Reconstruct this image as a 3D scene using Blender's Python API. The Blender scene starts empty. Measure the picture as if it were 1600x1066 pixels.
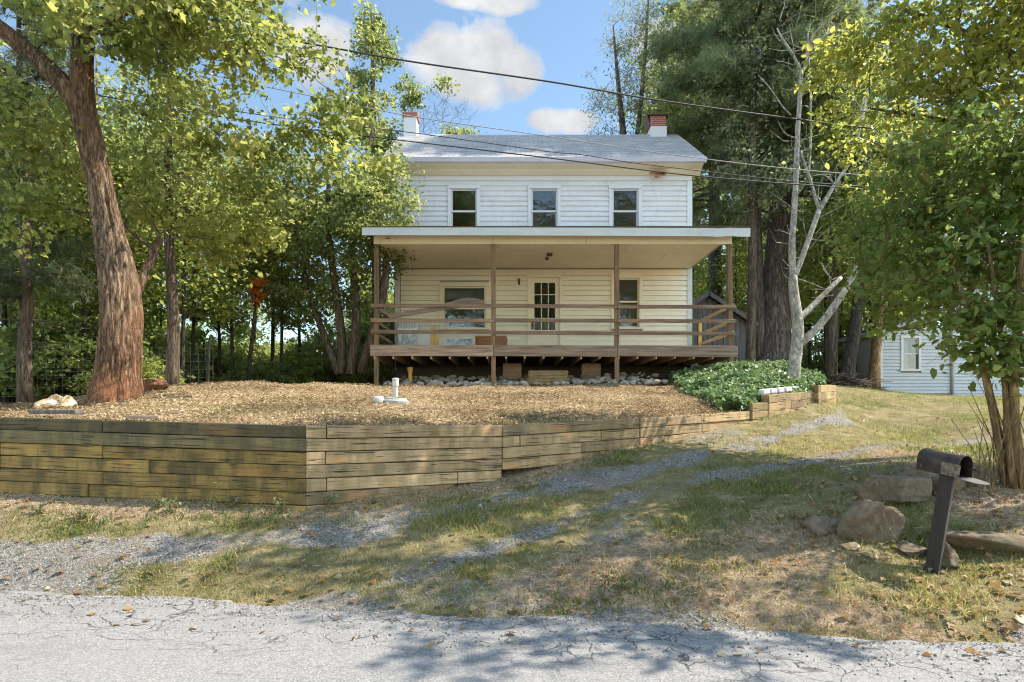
import bpy, bmesh, math, random
import numpy as np
from mathutils import Vector, Matrix, noise as mnoise

random.seed(7)
RNG = np.random.default_rng(11)
SC = bpy.context.scene
COL = SC.collection
PI = math.pi
SUN_DIR = (.64, .07, .766)               # towards the sun: from the right, a touch behind the house
F, HOR, EYE = 977.78, 645.0, 1.6          # photo: focal length in pixels, horizon row, eye height


def P(px, py, d):
    return Vector(((px - 800) / F * d, d, EYE + (HOR - py) / F * d))


# ------------------------------------------------------------------ node helpers
class G:
    def __init__(s, name, **kw):
        s.m = bpy.data.materials.new(name)
        s.m.use_nodes = True
        s.nt = s.m.node_tree
        s.b = s.nt.nodes['Principled BSDF']
        s.out = s.nt.nodes['Material Output']
        for k, v in kw.items():
            s.set(k.replace('_', ' '), v)

    def set(s, k, v):
        s.put(s.b.inputs[k], v)

    def put(s, sock, v):
        if isinstance(v, bpy.types.NodeSocket):
            s.nt.links.new(v, sock)
        else:
            if isinstance(v, tuple) and len(v) == 3 and sock.type == 'RGBA':
                v = (*v, 1)
            sock.default_value = v

    def n(s, t, ins=None, **props):
        nd = s.nt.nodes.new(t)
        for k, v in props.items():
            setattr(nd, k, v)
        for k, v in (ins or {}).items():
            s.put(nd.inputs[k], v)
        return nd

    def coord(s, scale=(1, 1, 1), kind='Object', rot=(0, 0, 0), loc=None):
        tc = s.n('ShaderNodeTexCoord')
        ins = {'Vector': tc.outputs[kind], 'Scale': scale, 'Rotation': rot}
        if loc is not None:
            ins['Location'] = loc
        return s.n('ShaderNodeMapping', ins).outputs[0]

    def noise(s, vec, scale, detail=4, rough=.55, dist=0.0):
        return s.n('ShaderNodeTexNoise', {'Vector': vec, 'Scale': scale, 'Detail': detail, 'Roughness': rough, 'Distortion': dist}).outputs[0]

    def voro(s, vec, scale, feature='F1', out='Distance', rnd=1.0):
        v = s.n('ShaderNodeTexVoronoi', {'Vector': vec, 'Scale': scale, 'Randomness': rnd}, feature=feature)
        return v.outputs[out]

    def ramp(s, fac, stops, interp='LINEAR'):
        r = s.n('ShaderNodeValToRGB', {'Fac': fac})
        cr = r.color_ramp
        cr.interpolation = interp
        while len(cr.elements) < len(stops):
            cr.elements.new(.5)
        for e, (p, c) in zip(cr.elements, stops):
            e.position = p
            e.color = (*c, 1) if not isinstance(c, (int, float)) else (c, c, c, 1)
        return r.outputs[0]

    def mix(s, fac, a, b, mode='MIX'):
        m = s.n('ShaderNodeMix', data_type='RGBA', blend_type=mode)
        s.put(m.inputs[0], fac); s.put(m.inputs[6], a); s.put(m.inputs[7], b)
        return m.outputs[2]

    def math(s, op, a, b=0.0, c=None, clamp=False):
        m = s.n('ShaderNodeMath', operation=op, use_clamp=clamp)
        s.put(m.inputs[0], a); s.put(m.inputs[1], b)
        if c is not None:
            s.put(m.inputs[2], c)
        return m.outputs[0]

    def attr(s, name):
        return s.n('ShaderNodeAttribute', attribute_name=name).outputs['Fac']

    def orand(s):
        return s.n('ShaderNodeObjectInfo').outputs['Random']

    def bump(s, h, strength=.4, dist=.02):
        s.set('Normal', s.n('ShaderNodeBump', {'Height': h, 'Strength': strength, 'Distance': dist}).outputs[0])


def leaf_mat(name, cols, trans=.4, rough=.5):
    g = G(name, Roughness=rough)
    r = g.attr('rnd')
    st = [(i / (len(cols) - 1), c) for i, c in enumerate(cols)]
    c = g.ramp(r, st)
    g.set('Base Color', c)
    g.set('Specular IOR Level', .35)
    hs = g.n('ShaderNodeHueSaturation', {'Color': c, 'Saturation': .98, 'Value': 1.9})
    t = g.n('ShaderNodeBsdfTranslucent', {'Color': hs.outputs[0]})
    mx = g.n('ShaderNodeMixShader', {0: min(.62, trans * 1.2), 1: g.b.outputs[0], 2: t.outputs[0]})
    g.nt.links.new(mx.outputs[0], g.out.inputs[0])
    return g.m


def timber_mat(name, stops, stain):
    """rough sawn retaining timber: long grain, checks, vertical run-off stains"""
    g = G(name, Roughness=.88)
    sh = g.n('ShaderNodeCombineXYZ', {0: g.math('MULTIPLY', g.orand(), 53.0), 1: g.math('MULTIPLY', g.orand(), 17.0), 2: g.math('MULTIPLY', g.orand(), 31.0)}).outputs[0]
    def v(sc):
        return g.n('ShaderNodeVectorMath', {0: g.coord(sc), 1: sh}, operation='ADD').outputs[0]
    grain = g.noise(v((1.2, 30, 42)), 1.0, 6, .65, 1.2)
    blot = g.noise(v((1.6, 3, 5)), 1.0, 5, .6)
    c = g.ramp(g.math('ADD', g.math('MULTIPLY', grain, .6), g.math('MULTIPLY', blot, .4)), stops)
    run = g.noise(v((4.5, 2, .9)), 1.0, 5, .65)
    c = g.mix(g.ramp(g.math('ADD', run, g.math('MULTIPLY', blot, .35)), [(.55, 0.0), (.78, .85)]), c, stain)
    warm = g.noise(v((1.1, 1, 2)), 1.0, 2)
    c = g.mix(g.ramp(warm, [(.62, 0.0), (.7, .45)]), c, tuple(min(1, x * f) for x, f in zip(stops[2][1], (1.2, .85, .6))))
    check = g.noise(v((2.2, 60, 70)), 1.0, 2, .5, .6)
    ck = g.ramp(check, [(.33, 1.0), (.39, 0.0)])
    c = g.mix(ck, c, (.025, .018, .01))
    c = g.n('ShaderNodeHueSaturation', {'Color': c, 'Value': g.math('ADD', g.math('MULTIPLY', g.orand(), .7), .62)}).outputs[0]
    g.set('Base Color', c)
    g.bump(g.math('SUBTRACT', g.math('ADD', grain, g.math('MULTIPLY', blot, .5)), g.math('MULTIPLY', ck, .8)), .7, .012)
    return g.m


def paint_mat(name, col, dirt=(.3, .24, .15), amount=.45, rough=.6, sc=1.0, peel=None):
    g = G(name, Roughness=rough)
    v = g.coord((1, 1, 1))
    n1 = g.noise(g.coord((.7 * sc, .7 * sc, 2.5 * sc)), 1.3, 6, .65)
    n2 = g.noise(g.coord((6 * sc, 6 * sc, 1.2 * sc)), 1.5, 5, .6)
    f = g.math('MULTIPLY', g.ramp(n1, [(.45, 0.0), (.8, 1.0)]), amount)
    c = g.mix(f, col, dirt)
    f2 = g.math('MULTIPLY', g.ramp(n2, [(.5, 0.0), (.85, 1.0)]), amount * .8)
    c = g.mix(f2, c, tuple(x * .55 for x in col))
    if peel:
        n3 = g.noise(g.coord((3, 3, 9)), 2.2, 8, .7)
        c = g.mix(g.ramp(n3, [(.66, 0.0), (.69, 1.0)]), c, peel)
    g.set('Base Color', c)
    g.bump(g.noise(v, 60, 4), .12, .01)
    return g.m


def wood_mat(name, stops, axis=0, grain=1.0, rough=.75, rndamt=.35, bump=.5, stain=None):
    g = G(name, Roughness=rough)
    sc = [9.0 * grain] * 3
    sc[axis] = .55 * grain
    v = g.coord(tuple(sc))
    off = g.n('ShaderNodeVectorMath', {0: v, 1: g.n('ShaderNodeCombineXYZ', {0: g.math('MULTIPLY', g.orand(), 37.0), 1: g.math('MULTIPLY', g.orand(), 91.0)}).outputs[0]}, operation='ADD').outputs[0]
    n1 = g.noise(off, 2.4, 7, .62, .6)
    c = g.ramp(n1, stops)
    sc2 = [1.5] * 3
    sc2[axis] = .8
    n2 = g.noise(g.n('ShaderNodeVectorMath', {0: g.coord(tuple(sc2)), 1: off}, operation='MULTIPLY_ADD').outputs[0] if False else g.coord(tuple(sc2), 'Object'), 1.7, 5, .6)
    if stain:
        c = g.mix(g.ramp(n2, [(.42, 0.0), (.66, .85)]), c, stain)
    val = g.math('ADD', g.math('MULTIPLY', g.orand(), rndamt), 1 - rndamt * .5)
    c = g.n('ShaderNodeHueSaturation', {'Color': c, 'Value': val}).outputs[0]
    g.set('Base Color', c)
    fine = [70.0] * 3
    fine[axis] = 2.0
    g.bump(g.math('ADD', n1, g.math('MULTIPLY', g.noise(g.coord(tuple(fine)), 1.0, 3), .5)), bump, .012)
    return g.m


def bark_mat(name, stops, sxy=9, sz=1.6, bump=.9, patch=None, dist=.04):
    g = G(name, Roughness=.9)
    g.set('Specular IOR Level', .15)
    def ridged(k, kz):
        n = g.noise(g.coord((sxy * k, sxy * k, sz * kz)), 1.0, 3, .55, .5)
        return g.math('MULTIPLY', g.math('ABSOLUTE', g.math('SUBTRACT', n, .5)), 2.6)
    r1, r2 = ridged(1.3, 1.0), ridged(3.1, 2.2)
    fine = g.noise(g.coord((sxy * 7, sxy * 7, sz * 9)), 1.0, 6, .7)
    h = g.math('ADD', g.math('MULTIPLY', r1, .55), g.math('ADD', g.math('MULTIPLY', r2, .3), g.math('MULTIPLY', fine, .45)))
    c = g.ramp(h, stops)
    if patch:
        pn = g.noise(g.coord((1, 1, .6)), patch[1], 6, .7)
        c = g.mix(g.ramp(pn, [(patch[2], 0.0), (patch[2] + .12, 1.0)]), c, g.mix(.5, c, patch[0]) if name == 'maple bark' else patch[0], 'MIX')
    if name == 'maple bark':
        zf = g.n('ShaderNodeSeparateXYZ', {0: g.n('ShaderNodeTexCoord').outputs['Object']}).outputs[2]
        low = g.ramp(g.math('ADD', g.math('MULTIPLY', zf, .3), g.math('MULTIPLY', g.noise(g.coord((2, 2, .8)), 1.0, 4), .7)), [(.45, .75), (.95, 0.0)])
        c = g.mix(low, c, g.mix(1.0, c, (1.0, .72, .56), 'MULTIPLY'))
    g.set('Base Color', c)
    g.bump(h, bump, dist)
    return g.m


# ------------------------------------------------------------------ mesh helpers
class MB:
    def __init__(s):
        s.v, s.f = [], []

    def add(s, vs, fs):
        k = len(s.v)
        s.v += [tuple(p) for p in vs]
        s.f += [tuple(i + k for i in f) for f in fs]
        return s

    def hexa(s, c):            # 8 corners: bottom 4 ccw, top 4 ccw
        return s.add(c, [(3, 2, 1, 0), (4, 5, 6, 7), (0, 1, 5, 4), (1, 2, 6, 5), (2, 3, 7, 6), (3, 0, 4, 7)])

    def box(s, x0, x1, y0, y1, z0, z1):
        return s.hexa([(x0, y0, z0), (x1, y0, z0), (x1, y1, z0), (x0, y1, z0), (x0, y0, z1), (x1, y0, z1), (x1, y1, z1), (x0, y1, z1)])

    def cbox(s, sx, sy, sz, M=None):
        c = [Vector((a * sx / 2, b * sy / 2, d * sz / 2)) for d in (-1, 1) for a, b in ((-1, -1), (1, -1), (1, 1), (-1, 1))]
        if M is not None:
            c = [M @ p for p in c]
        return s.hexa(c)

    def beam(s, p0, p1, w, h, up=(0, 0, 1)):
        p0, p1 = Vector(p0), Vector(p1)
        d = (p1 - p0).normalized()
        side = d.cross(Vector(up)).normalized()
        u = side.cross(d)
        c = []
        for q in (p0, p1):
            c.append([q + side * a * w / 2 + u * b * h / 2 for a, b in ((-1, -1), (1, -1), (1, 1), (-1, 1))])
        return s.add(c[0] + c[1], [(0, 1, 2, 3), (7, 6, 5, 4), (0, 4, 5, 1), (1, 5, 6, 2), (2, 6, 7, 3), (3, 7, 4, 0)])

    def prism(s, prof, x0, x1):          # profile of (y, z), extruded along x
        n = len(prof)
        vs = [(x0, y, z) for y, z in prof] + [(x1, y, z) for y, z in prof]
        fs = [tuple(range(n - 1, -1, -1)), tuple(range(n, 2 * n))]
        fs += [(i, (i + 1) % n, n + (i + 1) % n, n + i) for i in range(n)]
        return s.add(vs, fs)

    def tube(s, pts, rad, n=6, cap=True, disp=None):
        pts = [Vector(p) for p in pts]
        if not hasattr(rad, '__len__'):
            rad = [rad] * len(pts)
        k0 = len(s.v)
        ref = None
        for i, p in enumerate(pts):
            a = pts[max(i - 1, 0)]
            b = pts[min(i + 1, len(pts) - 1)]
            d = (b - a).normalized()
            if ref is None:
                ref = Vector((1, 0, 0)) if abs(d.x) < .8 else Vector((0, 1, 0))
            ref = (ref - d * ref.dot(d)).normalized()
            bi = d.cross(ref)
            for j in range(n):
                t = 2 * PI * j / n
                r = rad[i]
                if disp:
                    r *= disp(i, t, p)
                s.v.append(tuple(p + (ref * math.cos(t) + bi * math.sin(t)) * r))
        for i in range(len(pts) - 1):
            for j in range(n):
                a = k0 + i * n + j
                b = k0 + i * n + (j + 1) % n
                s.f.append((a, b, b + n, a + n))
        if cap:
            s.f.append(tuple(k0 + j for j in range(n - 1, -1, -1)))
            e = k0 + (len(pts) - 1) * n
            s.f.append(tuple(e + j for j in range(n)))
        return s

    def lathe(s, prof, n=24, M=None):
        k0 = len(s.v)
        for r, z in prof:
            for j in range(n):
                t = 2 * PI * j / n
                p = Vector((r * math.cos(t), r * math.sin(t), z))
                s.v.append(tuple(M @ p if M is not None else p))
        for i in range(len(prof) - 1):
            for j in range(n):
                a = k0 + i * n + j
                b = k0 + i * n + (j + 1) % n
                s.f.append((a, b, b + n, a + n))
        s.f.append(tuple(k0 + j for j in range(n - 1, -1, -1)))
        e = k0 + (len(prof) - 1) * n
        s.f.append(tuple(e + j for j in range(n)))
        return s


def wloc(o):
    l = Vector((0, 0, 0))
    while o is not None:
        l += Vector(o.location)
        o = o.parent
    return l


def build(name, mb, m, parent=None, loc=None, smooth=False, bevel=0.0, local=False, rot=None):
    """one mesh object; vertices are given in world space unless local"""
    me = bpy.data.meshes.new(name)
    base = wloc(parent) if parent is not None else Vector((0, 0, 0))
    L = Vector(loc) if loc is not None else base
    vs = mb.v if local else [(x - L.x, y - L.y, z - L.z) for x, y, z in mb.v]
    me.from_pydata(vs, [], mb.f)
    me.materials.append(m)
    if smooth:
        me.polygons.foreach_set('use_smooth', [True] * len(me.polygons))
    me.update()
    o = bpy.data.objects.new(name, me)
    COL.objects.link(o)
    o.parent = parent
    o.location = L - base
    if rot:
        o.rotation_euler = rot
    if bevel:
        b = o.modifiers.new('edge', 'BEVEL')
        b.width = bevel
        b.segments = 2
        b.limit_method = 'ANGLE'
    return o


def tag(o, label=None, cat=None, group=None, kind=None):
    if label: o['label'] = label
    if cat: o['category'] = cat
    if group: o['group'] = group
    if kind: o['kind'] = kind
    return o


def empty(name, loc, label, cat, group=None, rz=0):
    o = bpy.data.objects.new(name, None)
    COL.objects.link(o)
    o.location = loc
    o.rotation_euler = (0, 0, rz)
    o.empty_display_size = .2
    return tag(o, label, cat, group)


def dup(root, loc, rz=0.0, sc=(1, 1, 1), label=None, group=None):
    r = root.copy()
    COL.objects.link(r)
    r.location = loc
    r.rotation_euler = (0, 0, rz)
    r.scale = sc
    if label: r['label'] = label
    if group: r['group'] = group
    for ch in list(root.children):
        c = ch.copy()
        COL.objects.link(c)
        c.parent = r
    return r


def np_mesh(name, V, polys, m, attr=None, smooth=False):
    """V (n,3); polys list of (k, faces array (m,k)); attr per face"""
    me = bpy.data.meshes.new(name)
    me.vertices.add(len(V))
    me.vertices.foreach_set('co', np.ascontiguousarray(V, np.float32).ravel())
    loops = np.concatenate([p.ravel() for p in polys]).astype(np.int32)
    cnt = np.concatenate([np.full(len(p), p.shape[1]) for p in polys])
    st = np.concatenate([[0], np.cumsum(cnt)[:-1]]).astype(np.int32)
    me.loops.add(len(loops))
    me.loops.foreach_set('vertex_index', loops)
    me.polygons.add(len(cnt))
    me.polygons.foreach_set('loop_start', st)
    me.polygons.foreach_set('loop_total', cnt.astype(np.int32))
    if smooth:
        me.polygons.foreach_set('use_smooth', np.ones(len(cnt), bool))
    me.materials.append(m)
    me.update(calc_edges=True)
    if attr is not None:
        for k, (dom, arr) in attr.items():
            a = me.attributes.new(k, 'FLOAT', dom)
            a.data.foreach_set('value', np.ascontiguousarray(arr, np.float32))
    return me


def unit(a):
    return a / np.maximum(np.linalg.norm(a, axis=1, keepdims=True), 1e-6)


TEMPL = {
    'diamond': (np.array([(0, 0, 0), (-.32, .45, .1), (0, 1, 0), (.32, .45, .1)], float), [np.array([(0, 3, 2), (0, 2, 1)])]),
    'ovate': (np.array([(0, 0, 0), (-.3, .28, .09), (-.24, .68, .07), (0, 1, -.06), (.24, .68, .07), (.3, .28, .09)], float), [np.array([(0, 5, 4, 3), (0, 3, 2, 1)])]),
    'narrow': (np.array([(0, 0, 0), (-.13, .4, .05), (0, 1, -.12), (.13, .4, .05)], float), [np.array([(0, 3, 2), (0, 2, 1)])]),
    'maple': (np.array([(0, 0, 0), (.16, -.03, .02), (.45, .1, .08), (.36, .26, .06), (.56, .56, .1), (.28, .5, .05), (.24, .66, .04), (0, 1, -.08),
                        (-.24, .66, .04), (-.28, .5, .05), (-.56, .56, .1), (-.36, .26, .06), (-.45, .1, .08), (-.16, -.03, .02)], float),
              [np.array([(0, 1, 2, 3, 4, 5, 6, 7), (0, 7, 8, 9, 10, 11, 12, 13)])]),
}
_v, _f = [], []
_r = random.Random(3)
for _k in range(9):
    a = 2 * PI * _k / 9 + _r.uniform(-.2, .2)
    e = _r.uniform(.15, 1.1)
    d = Vector((math.cos(a) * math.cos(e), math.sin(a) * math.cos(e), math.sin(e)))
    d = Vector((d.x, d.z, d.y))
    sd = d.cross(Vector((0.3, .2, 1))).normalized() * .045
    _v += [tuple(sd), tuple(-sd), tuple(d)]
    _f.append((3 * _k, 3 * _k + 1, 3 * _k + 2))
TEMPL['needles'] = (np.array(_v), [np.array(_f)])
TEMPL['blade'] = (np.array([(-.045, 0, 0), (.045, 0, 0), (.03, .55, .06), (-.03, .55, .06), (0, 1, .3)], float), [np.array([(0, 1, 2, 3)]), np.array([(3, 2, 4)])])
TEMPL['chip'] = (np.array([(-.16, 0, 0), (.16, .05, 0), (.13, 1, 0), (-.13, .93, 0)], float), [np.array([(0, 1, 2, 3)])])


def leaf_mesh(name, pos, nrm, size, templ, m, rng, tdir=None, rnd=None, width=1.0):
    T, polys = TEMPL[templ]
    N, K = len(pos), len(T)
    nrm = unit(nrm)
    if tdir is None:
        tdir = rng.normal(size=(N, 3))
    t = unit(tdir - nrm * (tdir * nrm).sum(1, keepdims=True))
    b = np.cross(t, nrm)
    s = np.asarray(size).reshape(-1, 1, 1) * np.ones((N, 1, 1))
    V = pos[:, None, :] + s * (T[None, :, 0:1] * width * b[:, None, :] + T[None, :, 1:2] * t[:, None, :] + T[None, :, 2:3] * nrm[:, None, :])
    off = (np.arange(N) * K)[:, None, None]
    out, at = [], []
    if rnd is None:
        rnd = rng.random(N)
    for p in polys:
        out.append((p[None] + off).reshape(-1, p.shape[1]))
        at.append(np.repeat(rnd, len(p)))
    return np_mesh(name, V.reshape(-1, 3), out, m, {'rnd': ('FACE', np.concatenate(at))})


# ------------------------------------------------------------------ tree builder
def resample(pts, rad, step):
    P_, R_ = [Vector(pts[0])], [rad[0]]
    for i in range(len(pts) - 1):
        a, b = Vector(pts[i]), Vector(pts[i + 1])
        k = max(1, int((b - a).length / step))
        for j in range(1, k + 1):
            t = j / k
            P_.append(a.lerp(b, t)); R_.append(rad[i] * (1 - t) + rad[i + 1] * t)
    return P_, R_


def smooth_pts(pts, it=1):
    for _ in range(it):
        q = [pts[0]]
        for i in range(1, len(pts) - 1):
            q.append(pts[i] * .5 + (pts[i - 1] + pts[i + 1]) * .25)
        q.append(pts[-1])
        pts = q
    return pts


def grow(trunks, ells, ncl, rng, skip=None, twigs=3, jit=.07, arch=.12, shell=.45, rise=.5, minr=.006, thick=.016, sides=5, step=.35, trunk_sides=10, trunk_noise=.06, start=0.25):
    """trunks: list of (points, radii). Returns (MB wood, cluster centres, cluster outward dirs)."""
    mb = MB()
    NP, NR = [], []
    for ti, (pts, rad) in enumerate(trunks):
        p, r = resample([Vector(q) for q in pts], rad, step)
        p = smooth_pts(p, 2)
        seed = rng.random() * 50

        def dsp(i, t, q, seed=seed):
            return 1 + trunk_noise * mnoise.noise(Vector((math.cos(t) * 1.5 + seed, math.sin(t) * 1.5, q.z * 1.3)))
        mb.tube(p, r, trunk_sides, True, dsp)
        k = int(len(p) * start) if ti == 0 else 1
        NP += [tuple(q) for q in p[k:]]
        NR += list(r[k:])
    NP = np.array(NP); NR = np.array(NR)
    E = np.array([e[:6] for e in ells], float)
    w = np.array([e[3] * e[4] * e[5] * (e[6] if len(e) > 6 else 1) for e in ells]) ** .8
    idx = rng.choice(len(E), ncl, p=w / w.sum())
    u = unit(rng.normal(size=(ncl, 3)))
    rad = rng.random(ncl) ** shell
    C = E[idx, :3] + u * rad[:, None] * E[idx, 3:6]
    if skip is not None:
        kp = ~skip(C)
        C, u = C[kp], u[kp]
    d0 = np.sqrt(((C[:, None, :] - NP[None]) ** 2).sum(2)).min(1)
    for ci in np.argsort(d0):
        c = C[ci]
        dv = c - NP
        dist = np.sqrt((dv ** 2).sum(1))
        hd = np.sqrt((dv[:, :2] ** 2).sum(1))
        cost = dist + 1.2 * np.maximum(0, rise * hd * .6 - dv[:, 2]) - 3.0 * np.minimum(NR, .05)
        j = int(np.argmin(cost))
        p0 = Vector(NP[j]); p1 = Vector(c)
        L = (p1 - p0).length
        if L < .05:
            continue
        r0 = min(NR[j] * .75, minr + thick * L ** .8)
        ns = 3 if L < .8 else 5
        pts, rr = [p0], [r0]
        for k in range(1, ns + 1):
            t = k / ns
            q = p0.lerp(p1, t)
            q.z += arch * L * math.sin(PI * t)
            if k < ns:
                q += Vector(rng.normal(size=3)) * jit * L * .6
            pts.append(q)
            rr.append(max(minr * .6, r0 * (1 - t) + minr * t))
        mb.tube(pts, rr, sides if r0 > .02 else 4, False)
        for _ in range(twigs):
            dv2 = Vector(rng.normal(size=3)) * .5 + (p1 - p0).normalized() * .5
            mb.tube([p1, p1 + dv2 * .25 + Vector(rng.normal(size=3)) * .04, p1 + dv2 * .5], [minr * .7, minr * .5, minr * .25], 3, False)
        NP = np.vstack([NP, [tuple(q) for q in pts[1:]]])
        NR = np.concatenate([NR, rr[1:]])
    return mb, C, u


def crown_points(C, rc, per, rng, flat=.6, spread=.5):
    n = len(C)
    k = np.maximum(3, rng.normal(per, per * .4, n).astype(int))
    idx = np.repeat(np.arange(n), k)
    rcs = rc * (0.6 + .8 * rng.random(n))
    off = unit(rng.normal(size=(len(idx), 3))) * (rng.random(len(idx)) ** spread)[:, None]
    off[:, 2] *= flat
    return C[idx] + off * rcs[idx][:, None], idx


def make_tree(name, label, cat, trunks, ells, ncl, per, lsize, rc, lm, bm, templ='diamond', seed=1, loc=None, group=None, up=.7, flat=.6,
              cvar=.5, parts=('trunk', 'crown'), droop=0.0, **kw):
    rng = np.random.default_rng(seed)
    mb, C, u = grow(trunks, ells, ncl, rng, **kw)
    root = empty(name, loc if loc is not None else trunks[0][0][0], label, cat, group)
    build(parts[0], mb, bm, root, smooth=True)
    if per:
        pos, idx = crown_points(C, rc, per, rng, flat)
        cl = rng.random(len(C))
        rnd = np.clip(cl[idx] * cvar + rng.random(len(pos)) * (1 - cvar), 0, 1)
        nrm = rng.normal(size=pos.shape) * .75 + np.array([0, 0, up])
        td = rng.normal(size=pos.shape) + np.array([0, 0, -droop])
        pos = pos - np.array(root.location)
        me = leaf_mesh(parts[1], pos, nrm, lsize * (.5 + .95 * rng.random(len(pos)) ** 1.4), templ, lm, rng, tdir=td, rnd=rnd)
        o = bpy.data.objects.new(parts[1], me)
        COL.objects.link(o)
        o.parent = root
    return root


# ------------------------------------------------------------------ materials
M = {}
M['leaf_maple'] = leaf_mat('maple leaves', [(.085, .115, .025), (.15, .175, .04), (.23, .24, .06), (.32, .31, .085)], .5, .38)
M['leaf_green'] = leaf_mat('green leaves', [(.095, .135, .035), (.17, .205, .055), (.27, .28, .085)], .6, .42)
M['leaf_birch'] = leaf_mat('birch leaves', [(.09, .12, .034), (.16, .185, .052), (.27, .265, .08)], .58, .36)
M['leaf_wood'] = leaf_mat('woodland leaves', [(.105, .145, .036), (.19, .225, .052), (.32, .32, .08)], .62, .42)
M['leaf_yellow'] = leaf_mat('yellowing leaves', [(.12, .15, .03), (.22, .235, .045), (.35, .32, .06)], .52, .38)
M['leaf_right'] = leaf_mat('broad leaves', [(.065, .10, .022), (.12, .16, .035), (.22, .24, .055)], .58, .34)
M['leaf_willow'] = leaf_mat('grey green leaves', [(.10, .12, .06), (.17, .19, .09), (.27, .26, .12)], .45, .4)
M['leaf_pine'] = leaf_mat('pine needles', [(.07, .10, .042), (.12, .15, .062), (.19, .21, .085)], .45)
M['leaf_cedar'] = leaf_mat('cedar foliage', [(.05, .07, .03), (.08, .10, .04), (.13, .13, .06)], .25)
M['leaf_ivy'] = leaf_mat('ivy leaves', [(.06, .105, .035), (.10, .16, .055), (.18, .24, .09)], .3, .42)
M['leaf_dead'] = leaf_mat('dead orange leaves', [(.35, .10, .015), (.5, .18, .02), (.3, .12, .03)], .35)
M['grass'] = leaf_mat('grass blades', [(.065, .095, .018), (.13, .15, .032), (.24, .22, .07), (.36, .30, .14)], .4)
M['straw'] = leaf_mat('dry straw', [(.20, .14, .07), (.34, .26, .13), (.45, .36, .2)], .2)
M['litter'] = leaf_mat('fallen leaves', [(.20, .09, .025), (.26, .16, .06), (.15, .09, .045), (.34, .28, .15)], .2)
M['chips'] = leaf_mat('wood chips', [(.12, .074, .036), (.245, .17, .088), (.36, .268, .15), (.47, .38, .245)], .1, .9)
M['gravel'] = leaf_mat('gravel stones', [(.12, .108, .095), (.215, .198, .178), (.34, .318, .29)], 0.0, .9)

M['bark_maple'] = bark_mat('maple bark', [(.22, (.035, .022, .014)), (.40, (.165, .112, .074)), (.60, (.33, .245, .17)), (.85, (.50, .41, .31))], 9, 2.4, 1.0, ((.25, .125, .07), .8, .5), .05)
M['bark_brown'] = bark_mat('brown bark', [(.25, (.045, .033, .024)), (.5, (.16, .12, .085)), (.85, (.30, .24, .18))])
M['bark_dark'] = bark_mat('dark bark', [(.25, (.02, .016, .013)), (.55, (.09, .075, .06)), (.9, (.18, .155, .125))])
M['bark_pine'] = bark_mat('pine bark', [(.25, (.05, .04, .033)), (.5, (.17, .135, .11)), (.85, (.32, .265, .22))], 7, 1.6)
M['bark_white'] = bark_mat('white mottled bark', [(.2, (.13, .115, .095)), (.42, (.36, .335, .285)), (.7, (.52, .49, .43))], 8, 4, .6, ((.12, .105, .08), 4.2, .53), .02)
M['bark_tan'] = bark_mat('tan bark', [(.3, (.10, .065, .03)), (.6, (.30, .20, .10)), (.9, (.42, .31, .17))], 10, 2.0, .5)

M['siding'] = paint_mat('white clapboard paint', (.55, .54, .52), (.32, .28, .20), .45, .55, 1.0, None)
M['siding_lower'] = paint_mat('bounce-warmed clapboard paint', (.74, .69, .54), (.36, .30, .18), .22, .55)  # white boards; warm light bounced off the ground is put into the colour
M['trim'] = paint_mat('white trim paint', (.52, .51, .50), (.45, .4, .3), .2, .5)
M['cream'] = paint_mat('bounce-warmed cream porch paint', (.73, .65, .49), (.45, .33, .18), .25, .6)  # cream paint, its colour made warmer to carry light bounced off the mulch
M['cornice'] = paint_mat('cream cornice paint', (.54, .47, .32), (.4, .3, .16), .35, .6)
M['fascia'] = paint_mat('weathered white fascia', (.54, .56, .54), (.3, .25, .17), .35, .6, 1.0, (.28, .22, .14))
M['bluesiding'] = paint_mat('pale blue clapboard', (.45, .455, .445), (.25, .25, .23), .35, .6)
M['gutter'] = paint_mat('grey gutter', (.42, .41, .43), (.2, .18, .16), .4, .45)
M['rail'] = wood_mat('weathered brown rail', [(.25, (.05, .03, .018)), (.5, (.17, .105, .06)), (.8, (.33, .23, .15))], 0, 1.0, .8)
M['rim'] = wood_mat('weathered deck board', [(.25, (.07, .045, .03)), (.5, (.22, .15, .10)), (.8, (.42, .32, .23))], 0, 1.0, .8)
M['post'] = wood_mat('brown post', [(.25, (.06, .035, .018)), (.55, (.18, .105, .05)), (.85, (.34, .22, .12))], 2, 1.0, .8)
M['joist'] = wood_mat('joist wood', [(.25, (.20, .125, .06)), (.5, (.44, .31, .17)), (.8, (.58, .45, .28))], 1, 1.0, .8)
M['timber'] = wood_mat('treated timber', [(.25, (.10, .065, .022)), (.5, (.30, .205, .085)), (.8, (.48, .36, .18))], 0, .8, .85, .35, .6, (.085, .07, .03))
M['timber_warm'] = timber_mat('warm treated timber', [(.3, (.16, .10, .04)), (.5, (.30, .20, .09)), (.72, (.42, .30, .16))], (.17, .12, .055))
M['greywood'] = wood_mat('grey shed boards', [(.25, (.04, .035, .03)), (.5, (.11, .10, .09)), (.8, (.2, .185, .165))], 2, 1.0, .85)
M['yellowwood'] = wood_mat('fresh yellow board', [(.25, (.42, .22, .04)), (.5, (.62, .36, .08)), (.8, (.72, .47, .15))], 2, 1.0, .6)
M['redwood'] = wood_mat('reddish crate wood', [(.25, (.14, .05, .018)), (.5, (.3, .12, .04)), (.8, (.42, .2, .08))], 0, 1.0, .6)
M['dark'] = G('dark gap', Base_Color=(.012, .011, .010), Roughness=.9).m
M['black'] = G('cable black', Base_Color=(.03, .028, .03), Roughness=.6).m
M['cablegrey'] = G('cable grey', Base_Color=(.30, .29, .30), Roughness=.5).m
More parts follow.
